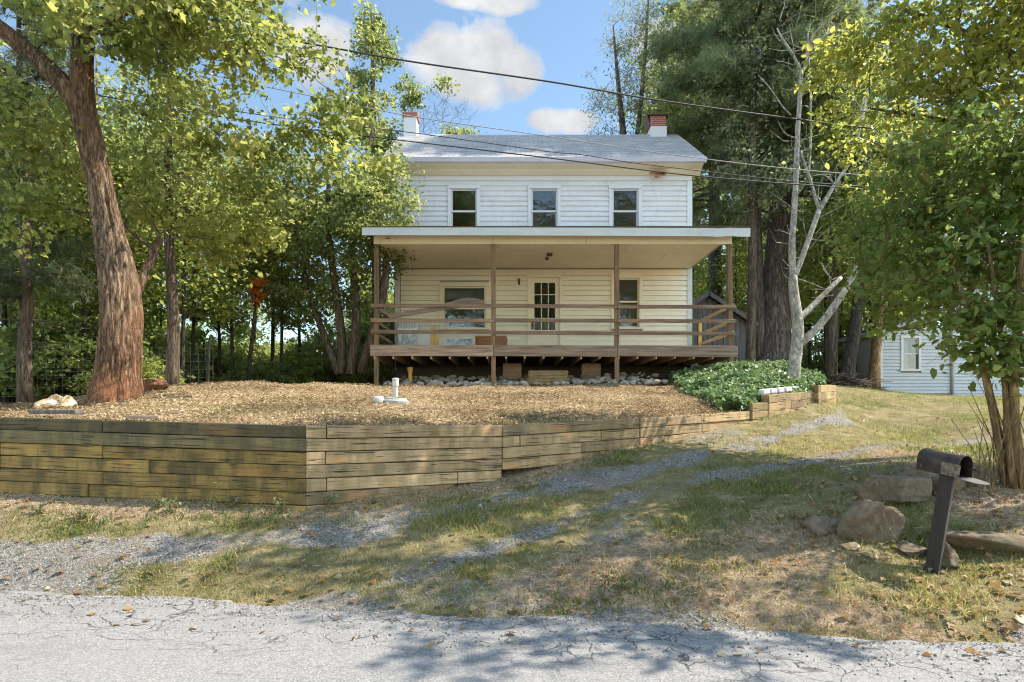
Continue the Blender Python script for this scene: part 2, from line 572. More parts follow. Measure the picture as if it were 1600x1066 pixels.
M['pvc'] = paint_mat('white pvc', (.42, .41, .385), (.4, .36, .3), .25, .45)
M['lid'] = paint_mat('pale lid', (.27, .27, .25), (.12, .11, .08), .6, .6, 4)
M['metalrod'] = G('rusty hook', Base_Color=(.10, .06, .04), Roughness=.7, Metallic=.3).m
M['wire'] = G('galvanised wire', Base_Color=(.16, .155, .14), Roughness=.6, Metallic=.4).m
M['whiteboard'] = paint_mat('white panel', (.78, .78, .76), (.4, .38, .32), .25, .5, 2)
g = G('grey blue printed panel', Roughness=.5)
g.set('Base Color', g.ramp(g.noise(g.coord((5, 5, 3)), 2.5, 5), [(.4, (.68, .68, .64)), (.52, (.42, .47, .48)), (.6, (.2, .26, .28)), (.7, (.7, .7, .66))]))
M['print'] = g.m
M['blind'] = G('window blind', Base_Color=(.30, .27, .23), Roughness=.8).m
M['curtain'] = G('white curtain', Base_Color=(.6, .58, .55), Roughness=.9).m
M['plaster'] = G('interior plaster', Base_Color=(.3, .29, .26), Roughness=.9).m

g = G('window glass')
lw = g.n('ShaderNodeFresnel', {'IOR': 1.75})
tr = g.n('ShaderNodeBsdfTransparent', {'Color': (.55, .58, .56)})
gl = g.n('ShaderNodeBsdfGlossy', {'Color': (.95, .97, 1.0), 'Roughness': .02})
wv = g.n('ShaderNodeBump', {'Height': g.noise(g.coord((1, 1, 1)), 3.0, 2), 'Strength': .12, 'Distance': .05})
g.nt.links.new(wv.outputs[0], gl.inputs['Normal'])
mx = g.n('ShaderNodeMixShader', {0: lw.outputs[0], 1: tr.outputs[0], 2: gl.outputs[0]})
g.nt.links.new(mx.outputs[0], g.out.inputs[0])
M['glass'] = g.m

# roof shingles: local x along the eave, local y up the slope
g = G('weathered grey shingles', Roughness=.9)
bt = g.n('ShaderNodeTexBrick', {'Vector': g.coord((1, 1, 1)), 'Color1': (.275, .26, .25), 'Color2': (.44, .42, .405), 'Mortar': (.20, .195, .20), 'Scale': 1.0,
                                'Mortar Size': .012, 'Bias': 0.0, 'Brick Width': .3, 'Row Height': .14})
c = g.mix(g.math('MULTIPLY', g.ramp(g.noise(g.coord((.5, 1, 1)), 1.4, 6), [(.4, 0.0), (.75, 1.0)]), .4), bt.outputs[0], (.28, .27, .275))
c = g.mix(g.math('MULTIPLY', g.ramp(g.noise(g.coord((2.2, .35, 1)), 1.6, 6, .65), [(.48, 0.0), (.72, 1.0)]), .55), c, (.17, .165, .165))
c = g.mix(g.math('MULTIPLY', g.noise(g.coord((1, 1, 1)), 90, 2), .3), c, (.42, .41, .42))
g.set('Base Color', c)
g.bump(g.math('SUBTRACT', 1.0, bt.outputs[1]), .5, .012)
M['shingle'] = g.m


def brick_mat(name, c1, c2, mortar, bw=.2, rh=.07):
    g = G(name, Roughness=.85)
    tc = g.n('ShaderNodeTexCoord')
    sx = g.n('ShaderNodeSeparateXYZ', {0: tc.outputs['Object']})
    cv = g.n('ShaderNodeCombineXYZ', {0: g.math('ADD', sx.outputs[0], sx.outputs[1]), 1: sx.outputs[2]})
    bt = g.n('ShaderNodeTexBrick', {'Vector': cv.outputs[0], 'Color1': c1, 'Color2': c2, 'Mortar': mortar, 'Scale': 1.0, 'Mortar Size': .008, 'Brick Width': bw, 'Row Height': rh})
    c = g.mix(g.math('MULTIPLY', g.noise(g.coord(), 9, 5), .5), bt.outputs[0], tuple(x * .5 for x in c1))
    g.set('Base Color', c)
    g.bump(g.math('SUBTRACT', 1.0, bt.outputs[1]), .6, .01)
    return g.m


M['brick'] = brick_mat('red chimney brick', (.28, .05, .035), (.36, .08, .05), (.42, .33, .28))
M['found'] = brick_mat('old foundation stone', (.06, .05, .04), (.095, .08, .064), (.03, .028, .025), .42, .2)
M['block'] = brick_mat('old brick pier', (.30, .17, .10), (.38, .24, .15), (.3, .27, .22), .2, .09)

g = G('field stone', Roughness=.9)
v = g.coord((1, 1, 1))
c = g.ramp(g.noise(v, 7.5, 10, .75), [(.3, (.045, .028, .015)), (.5, (.135, .088, .046)), (.72, (.235, .17, .105))])
c = g.mix(g.ramp(g.noise(v, 2.0, 5), [(.52, 0.0), (.66, .7)]), c, (.10, .095, .05))
c = g.mix(g.math('MULTIPLY', g.orand(), .4), c, (.17, .145, .12))
g.set('Base Color', c)
g.bump(g.math('ADD', g.noise(v, 9, 9, .7), g.math('MULTIPLY', g.voro(v, 5, 'DISTANCE_TO_EDGE'), .6)), .8, .05)
M['rock'] = g.m
g = G('orange quartz stone', Roughness=.8)
c = g.ramp(g.noise(g.coord(), 7, 7, .65), [(.35, (.30, .13, .05)), (.5, (.60, .40, .22)), (.68, (.80, .72, .58))])
g.set('Base Color', c); g.bump(g.noise(g.coord(), 14, 8), .8, .04)
M['orangerock'] = g.m
g = G('river stone', Roughness=.75)
c = g.ramp(g.orand(), [(0, (.20, .17, .13)), (.35, (.32, .29, .25)), (.6, (.24, .165, .08)), (.8, (.40, .375, .33)), (1, (.13, .105, .08))])
c = g.mix(g.math('MULTIPLY', g.noise(g.coord(), 12, 5), .4), c, (.25, .21, .16))
g.set('Base Color', c); g.bump(g.noise(g.coord(), 25, 5), .3, .02)
M['riverstone'] = g.m

g = G('brown mailbox paint', Roughness=.45)
v = g.coord((1, 1, 1))
c = g.ramp(g.noise(v, 9, 7, .6), [(.35, (.022, .015, .013)), (.6, (.042, .03, .025)), (.75, (.075, .052, .04))])
c = g.mix(g.ramp(g.noise(v, 17, 6, .7), [(.6, 0.0), (.66, .8)]), c, (.12, .09, .065))
g.set('Base Color', c); g.set('Metallic', .25); g.bump(g.noise(v, 30, 5), .25, .01)
M['mailbox'] = g.m
M['mailpost'] = wood_mat('dark brown painted post', [(.3, (.012, .009, .007)), (.6, (.026, .019, .015)), (.9, (.046, .034, .028))], 2, .8, .9, .1, .25)
M['flap'] = paint_mat('worn grey flap', (.09, .085, .082), (.04, .03, .025), .7, .55, 6)
g = G('peeled label patch', Roughness=.7)
g.set('Base Color', g.ramp(g.noise(g.coord(), 25, 7, .7), [(.4, (.05, .035, .026)), (.55, (.15, .125, .09)), (.7, (.22, .19, .145))]))
M['patch'] = g.m

# ------------------------------------------------------------------ terrain
def tps_fit(pts):
    p = np.array(pts, float)
    n = len(p)
    d = np.sqrt(((p[:, None, :2] - p[None, :, :2]) ** 2).sum(2))
    K = np.where(d > 0, d * d * np.log(d + 1e-9), 0) + np.eye(n) * .02
    Q = np.hstack([np.ones((n, 1)), p[:, :2]])
    A = np.block([[K, Q], [Q.T, np.zeros((3, 3))]])
    s = np.linalg.solve(A, np.concatenate([p[:, 2], np.zeros(3)]))
    return p[:, :2], s


def tps_eval(fit, X, Y):
    c, s = fit
    out = np.empty(X.shape)
    Xf, Yf, of = X.ravel(), Y.ravel(), out.ravel()
    for i in range(0, len(Xf), 40000):
        x, y = Xf[i:i + 40000], Yf[i:i + 40000]
        d2 = (x[:, None] - c[None, :, 0]) ** 2 + (y[:, None] - c[None, :, 1]) ** 2
        of[i:i + 40000] = (.5 * d2 * np.log(d2 + 1e-12)) @ s[:len(c)] + s[-3] + s[-2] * x + s[-1] * y
    return of.reshape(X.shape)


def sstep(a, b, x):
    t = np.clip((x - a) / (b - a), 0, 1)
    return t * t * (3 - 2 * t)


def W(px, py, d):
    v = P(px, py, d)
    return (v.x, v.y, v.z)


def edge_y(x):
    return 4.83 - .16 * x + .06 * np.sin(x * 1.7) + .04 * np.sin(x * 4.1 + 1)


TP = [W(-400, 762, 7.6), W(0, 777, 7.2), W(200, 786, 7.05), W(480, 797, 6.93), W(640, 772, 7.6), W(785, 749, 8.3), W(1000, 700, 9.1), W(1112, 679, 10.3), W(1165, 660, 11.2), W(1260, 641, 12.5), W(1300, 629, 13.2),
      W(1000, 765, 7.5), W(1000, 850, 6.1), W(1330, 656, 13), W(1455, 893, 5.5), W(1600, 955, 4.75), W(1365, 868, 5.6), W(1430, 740, 7.2), W(1430, 812, 6.25), W(1300, 800, 6.4), W(1590, 785, 6.3),
      W(1560, 715, 8.3), W(1450, 640, 15), W(1550, 660, 12.5), W(1720, 705, 10), W(1375, 615, 21.5), W(1600, 620, 21), W(1200, 760, 7.6), W(1200, 700, 9.7), W(1250, 850, 6.0), W(800, 850, 6.2), W(250, 868, 6.0),
      (-3.6, 17, 2.2), (0, 24, 2.5), (7, 22, 2.65), (6.6, 14.6, 2.0), (9, 17, 2.25), (-9, 11, 1.55), (-11, 13, 1.7), (-7, 15, 1.9), (-15, 20, 1.75), (-25, 25, 1.3), (-10, 30, 1.6), (-12, 45, .2), (-40, 40, -.8),
      (2, 42, 2.2), (20, 45, 2.6), (32, 25, 2.6), (22, 10, 1.6), (15, 3.5, .3), (-14, 8, .9), (-3, 9, 1.1), (0, 12, 1.5), (5, 15, 2.1)]
for x in (-30, -18, -10, -6, -3, 0, 2.5, 5, 9, 16):
    TP.append((x, float(edge_y(np.array(x))), 0.0))
TFIT = tps_fit(TP)


def T(X, Y):
    X = np.asarray(X, float); Y = np.asarray(Y, float)
    z = tps_eval(TFIT, X, Y)
    r = np.hypot(X, Y - 10)
    z = z * (1 - sstep(45, 80, r)) + 0.0 * r
    e = edge_y(np.clip(X, -30, 20))
    k = sstep(0, .5, Y - e)
    return np.where(Y < e, -.03, z * k - .03 * (1 - k))


def hitT(px, py, lo=3.6, hi=30):
    ds = np.linspace(lo, hi, 800)
    X = (px - 800) / F * ds
    Z = EYE + (HOR - py) / F * ds
    g_ = T(X, ds)
    i = int(np.argmax(Z <= g_)) if np.any(Z <= g_) else len(ds) - 1
    return np.array((X[i], ds[i], g_[i]))


def axis_pts(lo, hi, d0, far, grow_=1.18):
    a = list(np.arange(lo, hi, d0))
    s, x = d0, hi
    while x < far:
        a.append(x); s *= grow_; x += s
    a.append(far)
    s, x = d0, lo - d0
    b = []
    while x > -far:
        b.append(x); s *= grow_; x -= s
    b.append(-far)
    return np.array(b[::-1] + a)


def seg_dist(X, Y, pl):
    d = np.full(X.shape, 1e9)
    for (x0, y0), (x1, y1) in zip(pl[:-1], pl[1:]):
        vx, vy = x1 - x0, y1 - y0
        t = np.clip(((X - x0) * vx + (Y - y0) * vy) / (vx * vx + vy * vy), 0, 1)
        d = np.minimum(d, np.hypot(X - x0 - t * vx, Y - y0 - t * vy))
    return d


RUT1 = [tuple(hitT(*q)[:2]) for q in ((-150, 895), (150, 878), (350, 850), (500, 832), (660, 803), (800, 775), (1000, 737), (1180, 693), (1330, 657))]
RUT2 = [tuple(hitT(*q)[:2]) for q in ((640, 905), (760, 862), (900, 808), (1130, 745), (1300, 715), (1420, 695), (1570, 668))]


def nz2(X, Y, s, seed=0.0, octv=3):
    """cheap smooth noise in 0..1 from rotated sines"""
    o = np.zeros(np.shape(X)); amp = 1.0; tot = 0
    rr = np.random.default_rng(int(seed * 100) + 5)
    for k in range(octv):
        for _ in range(3):
            a = rr.random() * 2 * PI
            ph = rr.random() * 10
            o = o + amp * np.sin((X * math.cos(a) + Y * math.sin(a)) * s + ph + 1.3 * np.sin((X * math.sin(a) - Y * math.cos(a)) * s * .7 + ph * 2))
        tot += amp * 3; amp *= .55; s *= 2.1
    return .5 + .5 * o / tot * 1.6


def masks(X, Y):
    e = edge_y(np.clip(X, -30, 20))
    n = nz2(X, Y, 1.9, 1.0)
    d1 = seg_dist(X, Y, RUT1); d2 = seg_dist(X, Y, RUT2)
    wob = (n - .5) * .45
    gr = np.maximum(1 - sstep(.10, .36, d1 + wob), .8 * (1 - sstep(.06, .32, d2 + wob)))
    gr = gr * np.clip(.56 + .58 * sstep(.3, .7, nz2(X, Y, 2.3, 21.0)), 0, 1) * np.where(Y > 11.0, .8, 1.0)
    gr = np.maximum(gr, 1 - sstep(.05, .32, Y - e + (n - .5) * .6))
    apron = (1 - sstep(-4.2, -2.9, X)) * (1 - sstep(.3, .75, Y - e + wob))
    gr = np.maximum(gr, apron)
    patch = sstep(.62, .75, nz2(X, Y, 1.1, 3.0)) * (X > -3) * (X < 6) * (Y < 12)
    gr = np.clip(np.maximum(gr, patch * .5), 0, 1)
    dirt = sstep(.55, .75, nz2(X, Y, .8, 2.0)) * .7
    dirt = np.maximum(dirt, (1 - sstep(.1, .55, seg_dist(X, Y, [(-9, 7.5), (-5.9, 7.3), (-2.25, 6.93), (-.13, 8.2), (4.3, 11.3)]) + wob * .6)))
    dirt = np.maximum(dirt, sstep(4.2, 4.8, X) * (1 - sstep(6.6, 7.4, Y)) * sstep(.2, .8, Y - e) * .9)
    dirt = np.maximum(dirt, sstep(.5, .8, n) * sstep(1.2, 2.2, X) * (1 - sstep(4.4, 5, X)) * (1 - sstep(5.6, 6.4, Y)) * .9)
    dirt = dirt * np.where((X > 3.5) & (Y > 9.5), .25, 1.0)
    wood = np.maximum(sstep(20.5, 24, Y), (1 - sstep(-11, -9, X)) * sstep(8.5, 10, Y))
    return gr, dirt, np.clip(wood, 0, 1)


gx = axis_pts(-8, 8.5, .11, 420)
gy = np.concatenate([axis_pts(3.6, 15, .11, 430)])
GX, GY = np.meshgrid(gx, gy)
GZ = T(GX, GY)
near = (np.hypot(GX, GY - 8) < 14)
GZ = GZ + near * (nz2(GX, GY, 5.0, 7.0) - .5) * .035 * (GY > edge_y(np.clip(GX, -30, 20)) + .1)
gr, di, wo = masks(GX, GY)
nY, nX = GX.shape
ii = np.arange(nX * nY).reshape(nY, nX)
Fq = np.stack([ii[:-1, :-1], ii[:-1, 1:], ii[1:, 1:], ii[1:, :-1]], -1).reshape(-1, 4)

g = G('yard ground', Roughness=.95)
g.set('Specular IOR Level', .1)
v = g.coord()
grass_c = g.ramp(g.noise(v, 3.5, 8, .7), [(.3, (.095, .08, .035)), (.5, (.19, .155, .075)), (.7, (.30, .245, .14))])
dirt_c = g.ramp(g.noise(v, 14, 8, .7), [(.3, (.13, .085, .05)), (.5, (.27, .19, .125)), (.72, (.42, .33, .24))])
grav_v = g.voro(v, 55, 'F1', 'Color')
sepc = g.n('ShaderNodeSeparateColor', {0: grav_v}).outputs[0]
grav_c = g.ramp(sepc, [(0, (.105, .094, .082)), (.5, (.20, .183, .163)), (1, (.32, .298, .27))])
grav_c = g.mix(g.ramp(g.noise(v, 2.4, 5), [(.45, 0.0), (.75, .6)]), grav_c, (.16, .125, .085))
wood_c = g.ramp(g.noise(v, 8, 8, .7), [(.3, (.05, .035, .02)), (.5, (.12, .085, .045)), (.72, (.22, .16, .09))])
nfine = g.noise(v, 9, 6, .7)
def thr(a):
    return g.ramp(g.math('ADD', g.attr(a), g.math('SUBTRACT', g.math('MULTIPLY', nfine, .9), .45)), [(.35, 0.0), (.62, 1.0)])
c = g.mix(thr('dirt'), grass_c, dirt_c)
c = g.mix(thr('gravel'), c, grav_c)
c = g.mix(g.attr('wood'), c, wood_c)
g.set('Base Color', c)
g.bump(g.math('ADD', g.noise(v, 26, 8, .75), g.math('MULTIPLY', g.voro(v, 55), -.5)), .9, .035)
M['ground'] = g.m
me = np_mesh('ground', np.stack([GX, GY, GZ], -1).reshape(-1, 3), [Fq], M['ground'],
             {'gravel': ('POINT', gr.ravel()), 'dirt': ('POINT', di.ravel()), 'wood': ('POINT', wo.ravel())}, True)
o = bpy.data.objects.new('ground', me); COL.objects.link(o); tag(o, kind='structure')

# road ----------------------------------------------------------------------
g = G('old cracked asphalt', Roughness=.9)
v = g.coord()
dv = g.n('ShaderNodeVectorMath', {0: v, 1: g.n('ShaderNodeVectorMath', {0: g.n('ShaderNodeTexNoise', {'Vector': v, 'Scale': 2.2, 'Detail': 6.0}).outputs[1], 1: (.5, .5, .5)}, operation='MULTIPLY').outputs[0]}, operation='ADD').outputs[0]
agg = g.n('ShaderNodeSeparateColor', {0: g.voro(v, 110, 'F1', 'Color')}).outputs[0]
c = g.ramp(agg, [(0, (.115, .111, .106)), (.5, (.19, .184, .177)), (1, (.29, .281, .271))])
c = g.mix(g.ramp(g.noise(v, 1.3, 7, .65), [(.35, 0.0), (.7, .55)]), c, (.205, .2, .196))
c = g.mix(g.ramp(g.noise(v, 3.1, 6, .65), [(.58, 0.0), (.72, .5)]), c, (.118, .115, .113))
sep = g.n('ShaderNodeSeparateXYZ', {0: v})
edge = g.math('ADD', sep.outputs[1], g.math('MULTIPLY', sep.outputs[0], .16))
nearedge = g.ramp(g.math('ADD', g.math('MULTIPLY', edge, .2), g.math('MULTIPLY', g.math('SUBTRACT', g.noise(v, 1.1, 3), .5), .25)), [(.74, 0.0), (.83, 1.0)])
cr1 = g.ramp(g.voro(dv, 3.6, 'DISTANCE_TO_EDGE'), [(.006, 1.0), (.028, 0.0)])
cr2 = g.ramp(g.voro(g.n('ShaderNodeMapping', {'Vector': dv, 'Scale': (.35, 1.6, 1)}).outputs[0], 1.3, 'DISTANCE_TO_EDGE'), [(.004, .9), (.014, 0.0)])
brk = g.ramp(g.noise(v, 2.0, 4), [(.42, 0.0), (.58, 1.0)])
c = g.mix(g.ramp(g.voro(v, 160, 'F1', 'Distance'), [(.0, .55), (.28, 0.0)]), c, (.34, .333, .325))
c = g.mix(g.ramp(g.noise(g.coord((.5, 2.2, 1)), .9, 6, .7), [(.56, 0.0), (.7, .5)]), c, (.095, .092, .09))
crack = g.math('MAXIMUM', g.math('MULTIPLY', g.math('MULTIPLY', cr1, nearedge), brk), g.math('MULTIPLY', cr2, g.ramp(g.noise(v, 1.5, 4), [(.5, 0.0), (.62, .8)])))
c = g.mix(crack, c, (.045, .042, .042))
g.set('Base Color', c)
g.bump(g.math('SUBTRACT', g.math('ADD', agg, g.math('MULTIPLY', g.noise(v, 70, 5), .7)), g.math('MULTIPLY', crack, 2.5)), .55, .012)
M['asphalt'] = g.m
xs = np.concatenate([np.arange(-60, -8, 1.0), np.arange(-8, 8, .05), np.arange(8, 60, 1.0)])
rr = np.random.default_rng(4)
ey = edge_y(np.clip(xs, -30, 20)) - .16 * (xs - np.clip(xs, -30, 20)) + .05
ey = ey + np.convolve(rr.normal(0, .05, len(xs)), np.ones(4) / 4, 'same') + .06 * np.sin(xs * 2.9) * np.sin(xs * 1.1)
rows = [ey + .03, ey, ey - .06, ey - .5, ey - 1.5, ey - 3.5, ey - 6.2, ey - 6.25]
zz = [-.04, .0, .012, .016, .03, .05, .01, -.06]
V = np.concatenate([np.stack([xs, r_, np.full(len(xs), z_)], 1) for r_, z_ in zip(rows, zz)])
n = len(xs)
ii = np.arange(n * len(rows)).reshape(len(rows), n)
Fq = np.stack([ii[1:, :-1], ii[1:, 1:], ii[:-1, 1:], ii[:-1, :-1]], -1).reshape(-1, 4)
o = bpy.data.objects.new('road', np_mesh('road', V, [Fq], M['asphalt'], None, True)); COL.objects.link(o); tag(o, kind='structure')

# mulch mound behind the timber wall -----------------------------------------
WALL = [(-13.0, 7.95, 1.57), W(-400, 648, 7.75), W(0, 652, 7.3), W(160, 656.5, 7.16), W(478, 665, 6.93), W(640, 665.5, 7.62), W(785, 665, 8.3), W(1000, 653.5, 9.2), W(1112, 647, 10.4), W(1172, 643, 11.4), W(1197, 640, 11.65), W(1271, 622, 13.0), W(1303, 612, 13.9)]
MP = list(WALL[:9]) + [W(1160, 641, 11.6), W(1215, 622, 12.4), W(1275, 608, 13.4), W(1295, 607, 14),
      W(50, 641, 9), W(180, 628, 9.8), (-9, 9.2, 1.6), (-13, 9.5, 1.6), W(300, 603, 11.8), W(420, 600, 13), W(560, 604, 15.6), W(620, 632, 10.4), W(771, 603, 16.07), W(964, 600, 16.07), W(870, 628, 11.3), W(1085, 601, 15.4),
      W(1050, 630, 11.6), W(1110, 641, 11), W(1200, 600, 14.2), W(1150, 582, 15.6), W(1100, 586, 16.6), W(1250, 598, 14.6), W(700, 615, 13), W(480, 630, 9.8),
      (0, 19, 2.45), (-3.4, 20, 2.45), (-8, 16, 2.0), (-9.5, 12, 1.7), (-13, 13, 1.6), (-13, 20, 1.7), (8, 20, 2.7), (5, 20, 2.6), (0, 23, 2.4), (9.5, 22.5, 2.6), (-6, 22, 2.0)]
MFIT = tps_fit(MP)
wl = np.array(WALL)
seg = np.concatenate([[0], np.cumsum(np.hypot(*(wl[1:, :2] - wl[:-1, :2]).T))])
us = np.unique(np.concatenate([np.linspace(0, seg[-1], 240), seg]))
wx = np.interp(us, seg, wl[:, 0]); wy = np.interp(us, seg, wl[:, 1]); wz = np.interp(us, seg, wl[:, 2])
tb = us / seg[-1]
bx = -15 + tb * 24.5; by = np.full(len(us), 22.6)
vs_ = np.linspace(0, 1, 190) ** 1.35
MX = wx[None] * (1 - vs_[:, None]) + bx[None] * vs_[:, None]
MY = (wy[None] + .07) * (1 - vs_[:, None]) + by[None] * vs_[:, None]


def Mz(X, Y):
    return tps_eval(MFIT, np.asarray(X, float), np.asarray(Y, float))


MZ = Mz(MX, MY) + (nz2(MX, MY, 3.0, 4.0) - .5) * .09 + (nz2(MX, MY, 11.0, 5.0) - .5) * .03
wgt = sstep(0, .07, vs_)[:, None]
MZ = (wz[None] - .03) * (1 - wgt) + MZ * wgt
fall = sstep(.86, 1.0, vs_)[:, None] * .35 + (1 - sstep(0, .06, tb))[None] * .5
MZ = MZ - fall
nY, nX = MX.shape
ii = np.arange(nX * nY).reshape(nY, nX)
Fq = np.stack([ii[:-1, :-1], ii[:-1, 1:], ii[1:, 1:], ii[1:, :-1]], -1).reshape(-1, 4)
lawn = np.clip(sstep(15.0, 17, MY) + (1 - sstep(-9.5, -8, MX)) * .9 + sstep(.55, .7, nz2(MX, MY, 1.3, 6.0)) * (MY < 9.5) * (MX > -4) * (MX < 1) * .9, 0, 1)
g = G('wood chip mulch', Roughness=.95)
g.set('Specular IOR Level', .1)
v = g.coord()
chip = g.n('ShaderNodeSeparateColor', {0: g.voro(g.n('ShaderNodeMapping', {'Vector': v, 'Scale': (1, .6, 1)}).outputs[0], 42, 'F1', 'Color')}).outputs[0]
c = g.ramp(chip, [(0, (.11, .068, .033)), (.35, (.21, .143, .075)), (.7, (.33, .245, .138)), (1, (.43, .342, .215))])
c = g.mix(g.ramp(g.noise(v, 1.6, 6), [(.42, 0.0), (.72, .5)]), c, (.17, .105, .06))
soil = g.ramp(g.noise(v, 11, 8, .7), [(.3, (.07, .05, .03)), (.55, (.15, .115, .065)), (.75, (.22, .19, .1))])
c = g.mix(g.attr('lawn'), c, soil)
g.set('Base Color', c)
g.bump(g.math('ADD', chip, g.noise(v, 40, 7, .7)), .9, .03)
M['mulch'] = g.m
me = np_mesh('mulch_mound', np.stack([MX, MY, MZ], -1).reshape(-1, 3), [Fq], M['mulch'], {'lawn': ('POINT', lawn.ravel())}, True)
o = bpy.data.objects.new('mulch_ground', me); COL.objects.link(o); tag(o, kind='structure')


def Mpt(n_, rng, cond=None):
    """random points on the mound (n,3)"""
    u = rng.random(n_) * (nX - 1.001); w = rng.random(n_) * (nY - 1.001)
    i, j = w.astype(int), u.astype(int)
    a, b = (w - i)[:, None], (u - j)[:, None]
    A = np.stack([MX, MY, MZ], -1)
    p = A[i, j] * (1 - a) * (1 - b) + A[i + 1, j] * a * (1 - b) + A[i, j + 1] * (1 - a) * b + A[i + 1, j + 1] * a * b
    return p


def link_stuff(name, me, label, cat):
    o = bpy.data.objects.new(name, me)
    COL.objects.link(o)
    return tag(o, label, cat, None, 'stuff')


# wood chips on the mound
rng = np.random.default_rng(21)
p = Mpt(320000, rng)
keep = (p[:, 1] < 15.4) & (p[:, 0] > -8.8) & (rng.random(len(p)) < np.clip(10.0 / p[:, 1], 0, 1) ** 1.0)
ivy_poly = [W(1055, 605, 15)[:2], W(1120, 640, 11.2)[:2], W(1172, 641, 11.5)[:2], W(1197, 636, 11.8)[:2], W(1271, 620, 13.1)[:2], W(1290, 605, 14.2)[:2], (7.4, 15.6), (7.0, 18.5), (5.9, 18.6), (5.2, 17.0), (4.2, 16.3)]


def in_poly(X, Y, poly):
    r = np.zeros(X.shape, bool)
    n_ = len(poly)
    for i in range(n_):
        x0, y0 = poly[i]; x1, y1 = poly[(i + 1) % n_]
        cnd = ((y0 > Y) != (y1 > Y)) & (X < (x1 - x0) * (Y - y0) / (y1 - y0 + 1e-12) + x0)
        r ^= cnd
    return r


keep &= ~in_poly(p[:, 0], p[:, 1], ivy_poly)
p = p[keep]
nrm = rng.normal(size=p.shape) * .35 + np.array([0, 0, 1])
p[:, 2] += .012
kd = rng.random(len(p)) < .35 + .65 * sstep(.3, .55, nz2(p[:, 0], p[:, 1], 2.2, 31.0))
p, nrm = p[kd], nrm[kd]
p[:, 2] += .03 * nz2(p[:, 0], p[:, 1], 6.0, 32.0)
chr_ = np.clip(.75 * nz2(p[:, 0], p[:, 1], 1.6, 33.0) + rng.normal(0, .25, len(p)), 0, 1)
link_stuff('wood_chip_mulch', leaf_mesh('wood_chip_mulch', p, nrm, .02 + .032 * rng.random(len(p)), 'chip', M['chips'], rng, rnd=chr_), 'straw coloured wood chip mulch spread over the raised yard', 'mulch')

# ivy bank
p = Mpt(160000, rng)
p = p[in_poly(p[:, 0] + .25 * (nz2(p[:, 0], p[:, 1], 3.5, 8.0) - .5), p[:, 1] + .5 * (nz2(p[:, 0], p[:, 1], 3.0, 9.0) - .5), ivy_poly)]
p = p[rng.permutation(len(p))[:16000]]
h = .10 + .22 * nz2(p[:, 0], p[:, 1], 2.6, 10.0)
p[:, 2] += h * rng.random(len(p)) ** .4
nrm = rng.normal(size=p.shape) * .6 + np.array([0, -.25, .9])
link_stuff('ivy', leaf_mesh('ivy', p, nrm, .06 + .05 * rng.random(len(p)), 'ovate', M['leaf_ivy'], rng, width=1.4), 'glossy green ivy covering the bank right of the porch', 'ivy')

# ------------------------------------------------------------------ retaining wall of timbers
wall_root = empty('timber_retaining_wall', (WALL[4][0], WALL[4][1], .5), 'long stacked timber retaining wall in front of the mulch yard', 'retaining wall')
TH = .142


def timber(p0, p1, root, m, rng_, th=TH, dep=.14, name='timber', out=0.0):
    p0, p1 = Vector(p0), Vector(p1)
    d = p1 - p0
    L = d.length
    mb = MB()
    nseg = max(2, int(L / .35))
    vs, fs = [], []
    for i in range(nseg + 1):
        x = L * i / nseg
        for (b_, c_) in ((-.5, -.5), (.5, -.5), (.5, .5), (-.5, .5)):
            vs.append((x, b_ * dep + rng_.uniform(-.004, .004), c_ * th + rng_.uniform(-.0035, .0035)))
    for i in range(nseg):
        a = 4 * i
        for k in range(4):
            fs.append((a + k, a + 4 + k, a + 4 + (k + 1) % 4, a + (k + 1) % 4))
    fs += [(0, 1, 2, 3), tuple(4 * nseg + k for k in (3, 2, 1, 0))]
    mb.add(vs, fs)
    rot = (0, -math.asin(d.z / L), math.atan2(d.y, d.x))
    return build(name, mb, m, root, loc=p0, local=True, bevel=.009, rot=rot)


trr = random.Random(5)


def lerp3(a, b, t):
    return tuple(a[i] * (1 - t) + b[i] * t for i in range(3))


def wall_run(a, b, joints, nc, bottom):
    """a, b: top front edge ends; joints[c]: split fractions; bottom(t) lowest course index allowed"""
    dx, dy = b[0] - a[0], b[1] - a[1]
    L = math.hypot(dx, dy)
    nx_, ny_ = -dy / L, dx / L           # points back, into the bank
    for c_ in range(nc):
        js = joints[c_]
        for k in range(len(js) - 1):
            t0, t1 = js[k], js[k + 1]
            pa, pb = lerp3(a, b, t0), lerp3(a, b, t1)
            bow = trr.uniform(-.014, .014)
            z = -TH * (c_ + .5) - .007 * c_
            off = .07 + bow
            q0 = (pa[0] + nx_ * off + dx / L * .004, pa[1] + ny_ * off + dy / L * .004, pa[2] + z)
            q1 = (pb[0] + nx_ * off - dx / L * .004, pb[1] + ny_ * off - dy / L * .004, pb[2] + z)
            timber(q0, q1, wall_root, (M['timber_dark'] if c_ < 2 else M['timber']) if a[0] < -2.3 else M['timber_b'], trr)


